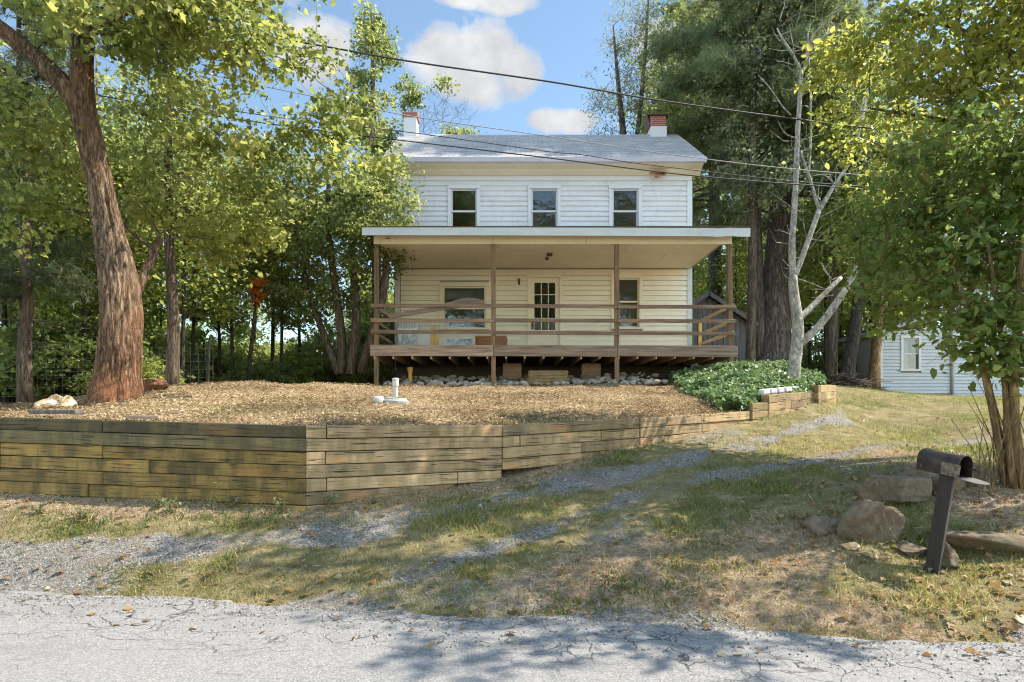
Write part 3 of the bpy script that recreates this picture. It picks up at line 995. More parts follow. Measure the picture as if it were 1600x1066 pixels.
M['timber_dark'] = timber_mat('dark weathered timber', [(.3, (.045, .032, .012)), (.5, (.135, .10, .04)), (.72, (.25, .185, .08))], (.055, .045, .02))
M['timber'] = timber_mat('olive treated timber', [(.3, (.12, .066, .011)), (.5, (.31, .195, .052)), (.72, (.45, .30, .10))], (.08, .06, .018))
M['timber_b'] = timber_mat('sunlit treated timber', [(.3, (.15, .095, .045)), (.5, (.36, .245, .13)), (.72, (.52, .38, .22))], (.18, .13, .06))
M['timber_bx'] = wood_mat('sunlit treated timber', [(.25, (.15, .10, .05)), (.5, (.36, .27, .15)), (.8, (.54, .44, .29))], 0, .8, .85, .3, .6, (.19, .15, .075))
A0, A1, B_, C_, D_ = WALL[1], WALL[2], WALL[4], WALL[6], WALL[9]
Lab = [0, .61, 1]
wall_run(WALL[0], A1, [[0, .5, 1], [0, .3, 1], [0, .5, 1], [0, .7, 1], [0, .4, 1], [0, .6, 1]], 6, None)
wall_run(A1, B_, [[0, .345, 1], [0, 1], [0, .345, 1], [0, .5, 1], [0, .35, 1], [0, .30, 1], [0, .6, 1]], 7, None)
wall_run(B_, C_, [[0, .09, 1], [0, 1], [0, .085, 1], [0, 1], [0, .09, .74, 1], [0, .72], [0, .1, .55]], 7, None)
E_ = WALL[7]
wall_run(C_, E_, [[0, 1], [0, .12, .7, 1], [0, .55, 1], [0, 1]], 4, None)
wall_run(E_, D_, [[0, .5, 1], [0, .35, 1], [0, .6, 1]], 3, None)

step_root = empty('stepped_timber_wall', W(1215, 650, 11.9), 'short stepped timber wall holding the ivy bank beside the driveway', 'retaining wall')


def stack(a, b, ncourse, root, cuts=None, th=.15):
    for c_ in range(ncourse):
        js = [0, 1] if not cuts else cuts[c_ % len(cuts)]
        for k in range(len(js) - 1):
            pa, pb = lerp3(a, b, js[k]), lerp3(a, b, js[k + 1])
            z = -th * (c_ + .5) - .003 * c_
            timber((pa[0], pa[1] + .08, pa[2] + z), (pb[0] - .006, pb[1] + .08, pb[2] + z), root, M['timber_warm'], trr, th=th, dep=.16)


stack(W(1172.5, 630, 11.35), W(1198, 629, 11.6), 3, step_root)
stack(W(1198, 617.5, 11.65), W(1271, 611, 13.05), 4, step_root, [[0, 1], [0, .45, 1], [0, .7, 1]])
stack(W(1273, 602, 13.0), W(1304, 602, 14.1), 4, step_root, [[0, 1], [0, .4, 1]])
for c_ in range(4):      # dark end of the last stack
    pz = W(1273, 602, 13.0)
    timber((pz[0] + .1, pz[1] - .02, pz[2] - .15 * (c_ + .5) - .003 * c_), (pz[0] - .16, pz[1] + .25, pz[2] - .15 * (c_ + .5) - .003 * c_), step_root, M['timber_warm'], trr, th=.148, dep=.15)

# white painted bricks in a row on top of it
wb = []
for k in range(6):
    t = k / 5
    x = 1194 + 58 * t; y = 612.5 - 6 * t; d = 11.9 + 1.35 * t
    q = W(x, y, d)
    mb = MB()
    mb.cbox(.2, .13, .11)
    o = build('white_brick', mb, M['trim'], None, loc=(q[0], q[1], q[2]), local=True, bevel=.03, rot=(trr.uniform(-.1, .1), trr.uniform(-.08, .08), .55 + trr.uniform(-.12, .12)))
    tag(o, ['white painted edging stone at the low left end of the row by the ivy', 'white edging stone second in the row above the stepped timber wall', 'white edging stone third from the left in the row by the ivy',
            'white edging stone third from the right in the row by the ivy', 'white edging stone second from the right in the row by the ivy', 'white edging stone at the right end of the row near the timber stack'][k], 'edging stone', 'white edging stones along the ivy bank')

# ------------------------------------------------------------------ farmhouse
HX0, HX1, HY, HB = -3.49, 5.38, 18.8, 24.0
house = empty('farmhouse', (0.95, HY, 2.4), 'white two storey farmhouse with a wide raised front porch', 'house')
hr = random.Random(9)


def clap(mb, a0, a1, z0, z1, holes, mp, exposure=.155, th=.03, rnd=hr):
    """clapboards on a plane; mp(a, out, z) -> world"""
    n_ = int(round((z1 - z0) / exposure))
    ex = (z1 - z0) / n_
    for i in range(n_):
        za, zb = z0 + i * ex, z0 + (i + 1) * ex
        segs = [(a0, a1)]
        for (h0, h1, hz0, hz1) in holes:
            if hz0 < zb - .02 and hz1 > za + .02:
                ns = []
                for s0, s1 in segs:
                    if h1 <= s0 or h0 >= s1:
                        ns.append((s0, s1)); continue
                    if h0 > s0: ns.append((s0, h0))
                    if h1 < s1: ns.append((h1, s1))
                segs = ns
        for s0, s1 in segs:
            cuts = [s0]
            while s1 - cuts[-1] > 3.2:
                cuts.append(cuts[-1] + rnd.uniform(1.6, 3.0))
            if s1 - cuts[-1] < .3 and len(cuts) > 1: cuts.pop()
            cuts.append(s1)
            for c0, c1 in zip(cuts[:-1], cuts[1:]):
                o1 = th + rnd.uniform(-.003, .004); o2 = .004
                dz = rnd.uniform(-.003, .003)
                c1 -= .002
                lo, hi = za + .0025 + dz, zb - .0025
                mb.hexa([mp(c0, o1, lo), mp(c1, o1, lo), mp(c1, -.01, lo), mp(c0, -.01, lo), mp(c0, o2, hi), mp(c1, o2, hi), mp(c1, -.012, hi), mp(c0, -.012, hi)])


def holes_wall(mb, a0, a1, z0, z1, holes, mp, t=.12):
    xs_ = sorted({a0, a1, *[h[0] for h in holes], *[h[1] for h in holes]})
    zs_ = sorted({z0, z1, *[h[2] for h in holes], *[h[3] for h in holes]})
    for i in range(len(xs_) - 1):
        for j in range(len(zs_) - 1):
            cx, cz = (xs_[i] + xs_[i + 1]) / 2, (zs_[j] + zs_[j + 1]) / 2
            if any(h[0] < cx < h[1] and h[2] < cz < h[3] for h in holes):
                continue
            x0, x1, y0, y1 = xs_[i], xs_[i + 1], zs_[j], zs_[j + 1]
            mb.hexa([mp(x0, -.012, y0), mp(x1, -.012, y0), mp(x1, -t, y0), mp(x0, -t, y0), mp(x0, -.012, y1), mp(x1, -.012, y1), mp(x1, -t, y1), mp(x0, -t, y1)])


front = lambda a, o_, z: (a, HY - o_, z)
right = lambda a, o_, z: (HX1 + o_, a, z)
left = lambda a, o_, z: (HX0 - o_, HB + HY - a, z)


def wx_(px): return (px - 800) / F * HY
def wz_(py): return EYE + (HOR - py) / F * HY


ZW0, ZMID, ZTOP = 3.3, 6.6, 8.70
up_win = [(wx_(725) - .39, wx_(725) + .39, 7.02, wz_(295.5)), (wx_(850.5) - .39, wx_(850.5) + .39, 7.02, wz_(295.5)), (wx_(977) - .39, wx_(977) + .39, 7.02, wz_(295.5))]
lo_win = [(wx_(692), wx_(758.5), wz_(513), wz_(448)), (wx_(960), wx_(998.5), wz_(512), wz_(435))]
door_h = [(wx_(828.5), wx_(874), ZW0, wz_(434))]
cas = .10
gh = lambda hs, extra: [(h[0] - extra, h[1] + extra, h[2] - extra, h[3] + extra) for h in hs]
mb = MB()
clap(mb, HX0 + .13, HX1 - .13, ZMID, 8.56, gh(up_win, cas - .005), front)
build('upper_front_wall', mb, M['siding'], house, bevel=.002)
mb = MB()
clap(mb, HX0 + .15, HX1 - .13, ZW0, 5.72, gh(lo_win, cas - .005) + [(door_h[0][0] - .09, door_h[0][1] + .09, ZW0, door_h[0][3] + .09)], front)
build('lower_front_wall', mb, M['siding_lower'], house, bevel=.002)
mb = MB()
holes_wall(mb, HX0, HX1, 1.6, 9.2, up_win + lo_win + door_h, front, .14)
build('wall_backing', mb, M['plaster'], house)
mb = MB(); mb.box(HX0, HX1, HB - .12, HB, 1.6, 9.2); build('rear_wall', mb, M['siding'], house)
for mp_, nm in ((right, 'side_wall'), (left, 'side_wall')):
    mb = MB()
    clap(mb, HY + .1, HB - .05, ZW0 - .4, 8.9, [], mp_)
    if mp_ is right:
        mb.box(HX1 - .12, HX1 - .011, HY + .15, HB - .13, 1.6, 9.19)
        mb.add([(HX1 - .05, HY, 8.9), (HX1 - .05, HB, 8.9), (HX1 - .05, (HY + HB) / 2, 10.75), (HX1 + .015, HY, 8.9), (HX1 + .015, HB, 8.9), (HX1 + .015, (HY + HB) / 2, 10.75)], [(0, 2, 1), (3, 4, 5), (0, 1, 4, 3), (1, 2, 5, 4), (2, 0, 3, 5)])
    else:
        mb.box(HX0 + .011, HX0 + .12, HY + .15, HB - .13, 1.6, 9.19)
        mb.add([(HX0 - .015, HY, 8.9), (HX0 - .015, HB, 8.9), (HX0 - .015, (HY + HB) / 2, 10.75), (HX0 + .05, HY, 8.9), (HX0 + .05, HB, 8.9), (HX0 + .05, (HY + HB) / 2, 10.75)], [(0, 2, 1), (3, 4, 5), (0, 1, 4, 3), (1, 2, 5, 4), (2, 0, 3, 5)])
    build(nm, mb, M['siding'], house)
for x0, x1 in ((HX0 - .03, HX0 + .125), (HX1 - .125, HX1 + .03)):
    mb = MB()
    mb.box(x0, x1, HY - .03, HY + .1, ZW0 - .1, 8.56)
    build('corner_board', mb, M['fascia'] if x0 > 0 else M['trim'], house, bevel=.004)
mb = MB(); mb.box(HX0 - .02, HX1 + .02, HY - .034, HY - .002, 8.562, 8.72); build('frieze_board', mb, M['trim'], house, bevel=.004)
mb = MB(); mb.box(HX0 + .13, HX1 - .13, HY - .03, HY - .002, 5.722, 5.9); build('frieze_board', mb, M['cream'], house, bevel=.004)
# cornice, gutter, roof
RX0, RX1 = -3.80, 5.68
mb = MB()
mb.prism([(HY - .005, 8.72), (HY - .06, 8.70), (HY - .20, 8.80), (HY - .22, 8.83), (HY - .42, 8.90), (HY - .42, 9.02), (HY - .005, 9.05)], RX0 + .06, RX1 - .05)
build('cornice', mb, M['cornice'], house, bevel=.006)
mb = MB()
mb.prism([(HY - .425, 8.925), (HY - .51, 8.945), (HY - .535, 9.07), (HY - .52, 9.07), (HY - .497, 8.96), (HY - .43, 8.945), (HY - .427, 9.06), (HY - .423, 9.06)], RX0, RX1 + .02)
build('gutter', mb, M['gutter'], house)
mb = MB(); mb.box(4.1, 4.55, HY - .33, HY - .15, 8.70, 8.725); mb.hexa([(4.35, HY - .25, 8.58), (4.5, HY - .28, 8.66), (4.5, HY - .1, 8.68), (4.3, HY - .1, 8.6), (4.3, HY - .25, 8.60), (4.6, HY - .28, 8.69), (4.6, HY - .1, 8.7), (4.25, HY - .1, 8.66)])
tag(build('rotted_soffit', mb, M['redwood'], house), 'rotted brown hole in the soffit near the right end')
RYr, RZr = 21.4, 11.08
ang = math.atan2(RZr - 9.07, RYr - (HY - .50))
slope = math.hypot(RZr - 9.07, RYr - (HY - .50))
for sgn in (0, 1):
    mb = MB()
    nx2, ny2 = 40, 22
    Lx = RX1 - RX0
    # a slab with shingle courses as tiny steps
    for j in range(ny2):
        y0, y1 = slope * j / ny2, slope * (j + 1) / ny2
        mb.hexa([(0, y0 - .01, -.03), (Lx, y0 - .01, -.03), (Lx, y1, -.03), (0, y1, -.03), (0, y0 - .01, .012), (Lx, y0 - .01, .012), (Lx, y1, .0), (0, y1, .0)])
    o = build('roof', mb, M['shingle'], house, loc=(RX0, HY - .50, 9.07) if not sgn else (RX1, RYr + (RYr - HY + .50), 9.07), local=True, rot=(ang, 0, 0) if not sgn else (ang, 0, PI))
mb = MB(); mb.prism([(RYr - .12, RZr - .055), (RYr, RZr + .03), (RYr + .12, RZr - .055)], RX0, RX1); build('ridge_cap', mb, M['gutter'], house)
# rake boards on gables
for xx in (RX0 - .012, RX1 - .02):
    mb = MB(); mb.beam((xx + .016, HY - .46, 9.0), (xx + .016, RYr, RZr - .08), .03, .16); mb.beam((xx + .016, 2 * RYr - HY + .46, 9.0), (xx + .016, RYr, RZr - .08), .03, .16)
    build('rake_board', mb, M['trim'], house)
# chimneys
mb = MB(); mb.box(4.68, 5.22, 21.2, 21.75, 11.30, 11.66); ch = build('chimney', mb, M['brick'], house, bevel=.006)
tag(ch, 'red brick chimney on a white base with a slanted metal cap')
mb = MB(); mb.box(4.70, 5.24, 21.18, 21.77, 10.7, 11.30); build('chimney_base', mb, M['trim'], ch, bevel=.006)
mb = MB(); mb.hexa([(4.56, 21.12, 11.665), (5.30, 21.12, 11.665), (5.30, 21.83, 11.665), (4.56, 21.83, 11.665), (4.60, 21.14, 11.71), (5.28, 21.14, 11.71), (5.28, 21.8, 11.71), (4.6, 21.8, 11.71)]); build('cap', mb, M['metalrod'], ch)
mb = MB(); mb.hexa([(4.665, 21.19, 11.33), (4.678, 21.19, 11.33), (4.678, 21.76, 11.33), (4.665, 21.76, 11.33), (4.55, 21.19, 11.66), (4.60, 21.19, 11.66), (4.60, 21.76, 11.66), (4.55, 21.76, 11.66)]); build('metal_flap', mb, M['metalrod'], ch)
mb = MB(); mb.box(-3.72, -3.20, 21.2, 21.75, 11.62, 11.80); ch2 = build('chimney', mb, M['brick'], house, bevel=.01)
tag(ch2, 'white rendered chimney with a red brick top at the left gable')
mb = MB(); mb.box(-3.68, -3.24, 21.22, 21.73, 10.6, 11.62); build('chimney_stack', mb, M['trim'], ch2, bevel=.01)


def window(h, meet, blind=None, cw=cas, casm='trim', curtain=False, bm_='blind'):
    x0, x1, z0, z1 = h
    mb = MB()
    y0, y1 = HY - .045, HY - .003
    mb.box(x0 - cw, x0, y0, y1, z0 - .002, z1); mb.box(x1, x1 + cw, y0, y1, z0 - .002, z1)
    mb.box(x0 - cw - .01, x1 + cw + .01, y0 - .006, y1, z1 + .002, z1 + cw + .02)
    fr = build('window', mb, M[casm], house, bevel=.004)
    mb = MB(); mb.box(x0 - cw - .03, x1 + cw + .03, y0 - .03, y1, z0 - .05, z0 - .004); build('sill', mb, M[casm], fr, bevel=.004)
    s = .045
    zm = meet
    mb = MB()
    for (a, b, yy) in ((zm - .02, z1, HY + .01), (z0, zm + .02, HY + .05)):
        mb.box(x0, x0 + s, yy, yy + .035, a, b); mb.box(x1 - s, x1, yy, yy + .035, a, b)
        mb.box(x0 + s, x1 - s, yy, yy + .035, a, a + s); mb.box(x0 + s, x1 - s, yy, yy + .035, b - s, b)
    build('sash', mb, M[casm], fr, bevel=.003)
    for (a, b, yy) in ((zm - .02, z1, HY + .012), (z0, zm + .02, HY + .052)):
        mb = MB(); mb.add([(x0 + s, yy + .015, a + s), (x1 - s, yy + .015, a + s), (x1 - s, yy + .015, b - s), (x0 + s, yy + .015, b - s)], [(0, 1, 2, 3)])
        build('pane', mb, M['glass'], fr)
    if blind:
        mb = MB(); mb.box(x0 + .01, x1 - .01, HY + .17, HY + .18, blind[0], blind[1]); build('blind', mb, M[bm_], fr)
    return fr


for k, h in enumerate(up_win):
    window(h, wz_(330))
window(lo_win[0], wz_(482), (wz_(466), wz_(448)), casm='cream')
window(lo_win[1], wz_(471.5), (wz_(505), wz_(435)), casm='cream', bm_='blind')
# rooms behind: floors so that the inside stays dark
mb = MB(); mb.box(HX0 + .13, HX1 - .13, HY + .15, HB - .14, 6.35, 6.55); mb.box(HX0 + .13, HX1 - .13, HY + .15, HB - .14, 3.1, 3.29); build('floor_slab', mb, M['plaster'], house)
mb = MB(); mb.box(-.3, -.2, HY + .16, HB - .15, 3.3, 6.34); mb.box(2.2, 2.3, HY + .16, HB - .15, 3.3, 6.34); mb.box(HX0 + .14, HX1 - .14, HY + 2.4, HY + 2.5, 6.56, 9); build('partition', mb, M['plaster'], house)
# door
x0, x1, z0, z1 = door_h[0]
mb = MB(); cw = .09
mb.box(x0 - cw, x0, HY - .045, HY - .003, z0, z1); mb.box(x1, x1 + cw, HY - .045, HY - .003, z0, z1); mb.box(x0 - cw, x1 + cw, HY - .05, HY - .003, z1 + .002, z1 + cw)
build('door_frame', mb, M['cream'], house, bevel=.004)
gx0, gx1, gz0, gz1 = wx_(835), wx_(867.5), wz_(516), wz_(442)
mb = MB(); yy0, yy1 = HY + .0, HY + .045
for (a, b, c0, c1) in ((x0, gx0, z0, z1), (gx1, x1, z0, z1), (gx0, gx1, z0, gz0), (gx0, gx1, gz1, z1)):
    mb.box(a, b, yy0, yy1, c0, c1)
for k in (1, 2):
    xx = gx0 + (gx1 - gx0) * k / 3
    mb.box(xx - .012, xx + .012, yy0 + .006, yy1 - .006, gz0, gz1)
for k in (1, 2, 3):
    zz_ = gz0 + (gz1 - gz0) * k / 4
    mb.box(gx0, gx1, yy0 + .008, yy1 - .008, zz_ - .012, zz_ + .012)
dr = build('door', mb, M['cream'], house, bevel=.003)
mb = MB(); mb.add([(gx0, HY + .025, gz0), (gx1, HY + .025, gz0), (gx1, HY + .025, gz1), (gx0, HY + .025, gz1)], [(0, 1, 2, 3)]); build('pane', mb, M['glass'], dr)
mb = MB(); mb.box(gx0, gx1, HY + .07, HY + .08, gz0, gz0 + (gz1 - gz0) * .23); build('curtain', mb, M['curtain'], dr)
mb = MB(); mb.tube([(x0 + .07, HY - .002, 4.22), (x0 + .07, HY - .05, 4.22)], .012, 8); mb.tube([(x0 + .07, HY - .05, 4.19), (x0 + .07, HY - .075, 4.22), (x0 + .07, HY - .05, 4.25)], [.02, .032, .02], 10); mb.box(x0 + .04, x0 + .10, HY - .008, HY - .001, 4.1, 4.34); build('handle', mb, M['metalrod'], dr)
# lamp bracket and ceiling fitting
q = P(811, 440, HY - .03)
mb = MB(); mb.box(q.x - .03, q.x + .03, HY - .04, HY - .022, q.z - .1, q.z + .08); mb.tube([(q.x, HY - .03, q.z + .05), (q.x - .01, HY - .12, q.z + .07), (q.x - .03, HY - .14, q.z)], .014, 6); build('lamp_bracket', mb, M['metalrod'], house)
# porch --------------------------------------------------------------------
PD = 16.07
def qx(px, d=PD): return (px - 800) / F * d
def qz(py, d=PD): return EYE + (HOR - py) / F * d
FD = 15.74
mb = MB()
mb.prism([(FD + .03, 6.235), (FD + .03, 6.27), (HY - .03, 6.97), (HY - .03, 6.90)], HX0 + .01, HX1 + .03)
mb.box(qx(566.5, FD), qx(1171, FD), FD + .03, PD + .14, 6.236, 6.262)
build('porch_roof', mb, M['gutter'], house)
mb = MB()
n_ = 60
xa, xb = qx(565.5, FD), qx(1172.5, FD)
vs, fs = [], []
for i in range(n_ + 1):
    t = i / n_
    x = xa + (xb - xa) * t
    sag = -.035 * t ** 2
    rag = .02 * mnoise.noise(Vector((x * 3, 0, 0))) * (t > .9)
    vs += [(x, FD, 6.065 + sag + rag * 2), (x, FD + .028, 6.065 + sag + rag * 2), (x, FD + .028, 6.265 + sag * .6 + rag), (x, FD, 6.265 + sag * .6 + rag)]
for i in range(n_):
    a = 4 * i
    fs += [(a + k, a + 4 + k, a + 4 + (k + 1) % 4, a + (k + 1) % 4) for k in range(4)]
fs += [(0, 1, 2, 3), tuple(4 * n_ + k for k in (3, 2, 1, 0))]
mb.add(vs, fs)
build('porch_fascia', mb, M['fascia'], house)
mb = MB(); mb.box(xa - .01, xb - .02, FD - .012, FD + .06, 6.268, 6.29); build('drip_edge', mb, M['metalrod'], house)
mb = MB(); mb.prism([(PD + .16, 5.94), (PD + .16, 6.30), (HY - .04, 6.88), (HY - .04, 5.94), (PD + .2, 5.94)], HX1 - .0, HX1 + .025); build('porch_end_board', mb, M['trim'], house)
mb = MB(); mb.prism([(PD + .16, 5.94), (PD + .16, 6.30), (HY - .04, 6.88), (HY - .04, 5.94), (PD + .2, 5.94)], HX0 + .0, HX0 + .025); build('porch_end_board', mb, M['trim'], house)
for a, b in ((584, 770.6), (771, 916), (916.4, 1143.5)):
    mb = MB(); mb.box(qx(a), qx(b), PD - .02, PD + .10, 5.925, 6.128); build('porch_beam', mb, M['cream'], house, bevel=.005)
mb = MB(); mb.box(qx(586), qx(1140), FD + .032, PD + .15, 6.129, 6.15); build('soffit', mb, M['cornice'], house)
# ceiling in panels with thin gaps and battens
cx0, cx1 = HX0 + .03, HX1 - .04
ys = [PD + .11, PD + 1.0, PD + 1.9, HY - .005]
k = 0
for j in range(3):
    cuts = [cx0] + sorted(hr.uniform(cx0 + 1, cx1 - 1) for _ in range(2)) + [cx1]
    for c0, c1 in zip(cuts[:-1], cuts[1:]):
        mb = MB(); dz = hr.uniform(-.006, .006)
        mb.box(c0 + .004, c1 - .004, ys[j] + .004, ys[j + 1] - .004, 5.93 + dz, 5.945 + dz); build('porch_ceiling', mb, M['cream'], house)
mb = MB(); mb.box(cx0, cx1, PD + .12, HY - .02, 5.96, 5.98); build('ceiling_backing', mb, M['plaster'], house)
q = P(857, 400, 17.2)
mb = MB(); mb.box(q.x - .05, q.x + .09, 16.95, 17.1, 5.87, 5.925); mb.tube([(q.x - .03, 17.0, 5.90), (q.x - .05, 17.5, 5.9)], .012, 6); mb.box(q.x - .07, q.x + .02, 17.46, 17.54, 5.88, 5.925); build('ceiling_light_fitting', mb, M['metalrod'], house)
POSTX = [588, 771, 964, 1140]
for i, px in enumerate(POSTX):
    x = qx(px); w = .057
    zb = float(Mz(np.array(x), np.array(PD))) - .1
    mb = MB()
    mb.beam((x + (.03 if i == 3 else 0), PD + .03, zb), (x, PD + .03, 5.925), 2 * w, 2 * w, (0, 1, 0))
    tag(build('porch_post', mb, M['post'], house, bevel=.006), ['left end porch post', 'porch post left of the door', 'porch post in front of the right window', 'sunlit right end porch post'][i])
for (ya, yb, h_) in ((477.5, 480, .095), (500, 502.5, .095), (519, 521.5, .092)):
    parts = [(580, 771.3), (771.8, 964), (964.5, 1149)]
    for a, b in parts:
        za, zb_ = qz(ya + (yb - ya) * (a - 580) / 570, PD - .05), qz(ya + (yb - ya) * (b - 580) / 570, PD - .05)
        mb = MB(); mb.beam((qx(a), PD - .052, za + hr.uniform(-.01, .01)), (qx(b), PD - .052, zb_ + hr.uniform(-.01, .01)), .04, h_)
        build('porch_rail', mb, M['rail'], house, bevel=.005)
for a, b in ((579.5, 771), (771.5, 964), (964.5, 1151)):
    mb = MB(); mb.beam((qx(a), PD - .055, 3.195 - .012 * (a - 579) / 570), (qx(b), PD - .055, 3.195 - .035 * (b - 579) / 570), .045, .285)
    build('rim_board', mb, M['rim'], house, bevel=.006)
X5, X6 = qx(580) + .05, qx(1150) - .05
y = PD - .02
while y < HY - .1:
    mb = MB(); mb.box(X5 + hr.uniform(-.01, .01), X6 + hr.uniform(-.01, .01), y, y + .136, 3.29, 3.325); build('deck_board', mb, M['rim'], house, bevel=.004)
    y += .142
x = X5 + .02
while x < X6:
    mb = MB(); mb.box(x, x + .04, PD - .03, HY - .02, 2.985 + hr.uniform(-.006, .006), 3.286); build('joist', mb, M['joist'], house, bevel=.003)
    x += .482
# side rails of the right end, running back to the wall
xs_ = qx(1140) + .07
for zc in (4.35, 3.96, 3.66):
    mb = MB(); mb.beam((xs_, PD - .02, zc), (xs_, HY - .12, zc), .04, .092); build('side_rail', mb, M['joist'], house, bevel=.005)
mb = MB(); mb.beam((xs_ - .07, HY - .2, 3.0), (xs_ - .07, HY - .2, 4.26), .09, .09, (0, 1, 0)); build('rail_post', mb, M['post_y'] if 'post_y' in M else M['yellowwood'], house, bevel=.006)
xl = qx(588) - .07
mb = MB(); mb.beam((xl, PD - .02, 3.2), (xl, HY - .05, 3.2), .04, .25); build('rim_board', mb, M['rim'], house)
mb = MB(); mb.beam((xs_ + .02, PD - .02, 3.16), (xs_ + .02, HY - .05, 3.18), .04, .25); build('rim_board', mb, M['rim'], house)
for zc in (3.98, 3.66):
    mb = MB(); mb.beam((xl, PD - .02, zc), (xl, HY - .1, zc), .04, .09); build('side_rail', mb, M['rail'], house, bevel=.005)
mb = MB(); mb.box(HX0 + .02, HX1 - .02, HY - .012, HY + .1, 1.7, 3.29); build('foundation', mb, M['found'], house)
# ------------------------------------------------------------------ things on and under the porch
def thing_box(name, x0, x1, y0, y1, z0, z1, m, label, cat, rot=0.0, tilt=0.0, bevel=.004):
    cx, cy = (x0 + x1) / 2, (y0 + y1) / 2
    mb = MB(); mb.box(x0 - cx, x1 - cx, y0 - cy, y1 - cy, 0, z1 - z0)
    o = build(name, mb, m, None, loc=(cx, cy, z0), local=True, bevel=bevel, rot=(tilt, 0, rot))
    return tag(o, label, cat)


DZ = 3.326
def dX(px, d): return (px - 800) / F * d
r_ = empty('display_panel', (dX(636, 18.2), 18.2, DZ), 'white and grey printed panel leaning by the left end of the porch', 'panel')
mb = MB(); mb.box(-.27, .27, -.02, .02, 0, .62); o = build('panel_sheet', mb, M['print'], r_, local=True)
o.location = (0, 0, 0); o.rotation_euler = (-.18, 0, 0)
mb = MB(); mb.box(-.29, .29, -.03, .03, .622, 1.02); o = build('panel_top', mb, M['whiteboard'], r_, local=True); o.rotation_euler = (-.18, 0, 0)
mb = MB()
for k in range(12): mb.box(-.28 + k * .047, -.28 + k * .047 + .02, -.045, -.031, .75, 1.0)
o = build('slat', mb, M['gutter'], r_, local=True); o.rotation_euler = (-.18, 0, 0)
o = thing_box('plain_board', dX(651, 18.4), dX(671, 18.4), 18.38, 18.41, DZ, DZ + .75, M['whiteboard'], 'plain pale board leaning beside the printed panel on the porch', 'board', 0, -.2)
r_ = empty('yellow_plank', (dX(680, 18.0), 18.0, DZ), 'bright yellow wooden plank standing against the porch wall', 'plank')
mb = MB(); mb.box(-.11, .0, -.02, .02, 0, .85); o = build('plank', mb, M['yellowwood'], r_, local=True, bevel=.004); o.rotation_euler = (-.35, -.06, 0)
mb = MB(); mb.box(.01, .1, -.01, .03, 0, .62); o = build('plank', mb, M['yellowwood'], r_, local=True, bevel=.004); o.rotation_euler = (-.35, -.06, 0)
r_ = empty('glazed_picture_frame', (dX(716, 17.8), 17.8, DZ), 'low white framed glass pane resting on the porch floor', 'frame')
mb = MB(); mb.box(-.40, .40, -.02, .02, 0, .035); mb.box(-.40, .40, -.02, .02, .38, .415); mb.box(-.40, -.36, -.02, .02, .036, .379); mb.box(.36, .40, -.02, .02, .036, .379); o = build('frame', mb, M['trim'], r_, local=True); o.rotation_euler = (-.2, 0, 0)
mb = MB(); mb.box(-.36, .36, .0, .006, .036, .38); o = build('pane', mb, M['print'], r_, local=True); o.rotation_euler = (-.2, 0, 0)
r_ = empty('wooden_crate', (dX(768, 17.6), 17.6, DZ), 'reddish brown open wooden crate on the porch behind the second post', 'crate')
for nm, (a, b, c0, d_, e, f_) in {'front_panel': (-.43, .43, -.2, -.18, 0, .06), 'back_panel': (-.43, .43, .18, .2, 0, .42), 'end_panel': (-.45, -.43, -.2, .2, 0, .42), 'end_panel.001': (.2, .45, -.21, -.19, .07, .36), 'top_slat': (-.43, .43, -.2, -.18, .365, .42)}.items():
    mb = MB(); mb.box(a, b, c0, d_, e, f_); build(nm.split('.')[0], mb, M['redwood'], r_, local=True, bevel=.004)
r_ = empty('broken_plank', (dX(668, PD + .2), PD + .2, DZ), 'broken grey plank hanging behind the top porch rail on the left', 'plank')
mb = MB(); mb.beam(P(608, 494, PD + .35), P(756, 472, PD + .12), .045, .12); build('plank', mb, M['rim'], r_, bevel=.005)
mb = MB(); mb.add([P(690, 476, PD + .08), P(757, 474, PD + .08), P(752, 468, PD + .08), P(735, 465.5, PD + .08), P(715, 468, PD + .08), P(690, 476, PD + .12), P(757, 474, PD + .12), P(752, 468, PD + .12), P(735, 465.5, PD + .12), P(715, 468, PD + .12)],
                  [(0, 1, 2, 3, 4), (9, 8, 7, 6, 5), (0, 5, 6, 1), (1, 6, 7, 2), (2, 7, 8, 3), (3, 8, 9, 4), (4, 9, 5, 0)]); build('split_end', mb, M['rim'], r_)
mb = MB(); mb.beam(P(592, 482, PD + .2), P(611, 495, PD + .4), .045, .10); build('plank', mb, M['rail'], r_, bevel=.005)


def mz1(x, y): return float(Mz(np.array(float(x)), np.array(float(y))))


r_ = empty('timber_step', (dX(857, 16.5), 16.5, mz1(.96, 16.5)), 'yellowish two timber step block on the stones under the deck', 'step')
a, b = dX(825, 16.3), dX(891, 16.3)
z0 = 2.33
mb = MB(); mb.box(a, b, 16.3, 16.6, z0, z0 + .165); build('lower_timber', mb, M['timber_warm'], r_, bevel=.008)
mb = MB(); mb.box(a + .01, b - .05, 16.31, 16.6, z0 + .17, z0 + .37); build('upper_timber', mb, M['timber_warm'], r_, bevel=.008)
for px, lab in ((800, 'old brick pier under the deck left of the timber step'), (923, 'old brick pier under the deck right of the timber step')):
    a, b = dX(px - 14, 17.6), dX(px + 15, 17.6)
    mb = MB(); mb.box(a, b, 17.5, 17.9, 2.3, 2.98); tag(build('brick_pier', mb, M['block'], None, loc=((a + b) / 2, 17.7, 2.4), bevel=.01), lab, 'pier', 'brick piers under the deck')
mb = MB(); q = P(641, 588, 16.9); mb.lathe([(.055, -.25), (.055, .22), (.075, .22), (.075, .34), (.06, .34)], 16, Matrix.Translation((q.x, q.y, q.z - .1)))
tag(build('drain_pipe', mb, M['yellowwood'], None, loc=(q.x, q.y, q.z - .2), smooth=False), 'short yellowish pipe standing on the stones under the deck', 'pipe')


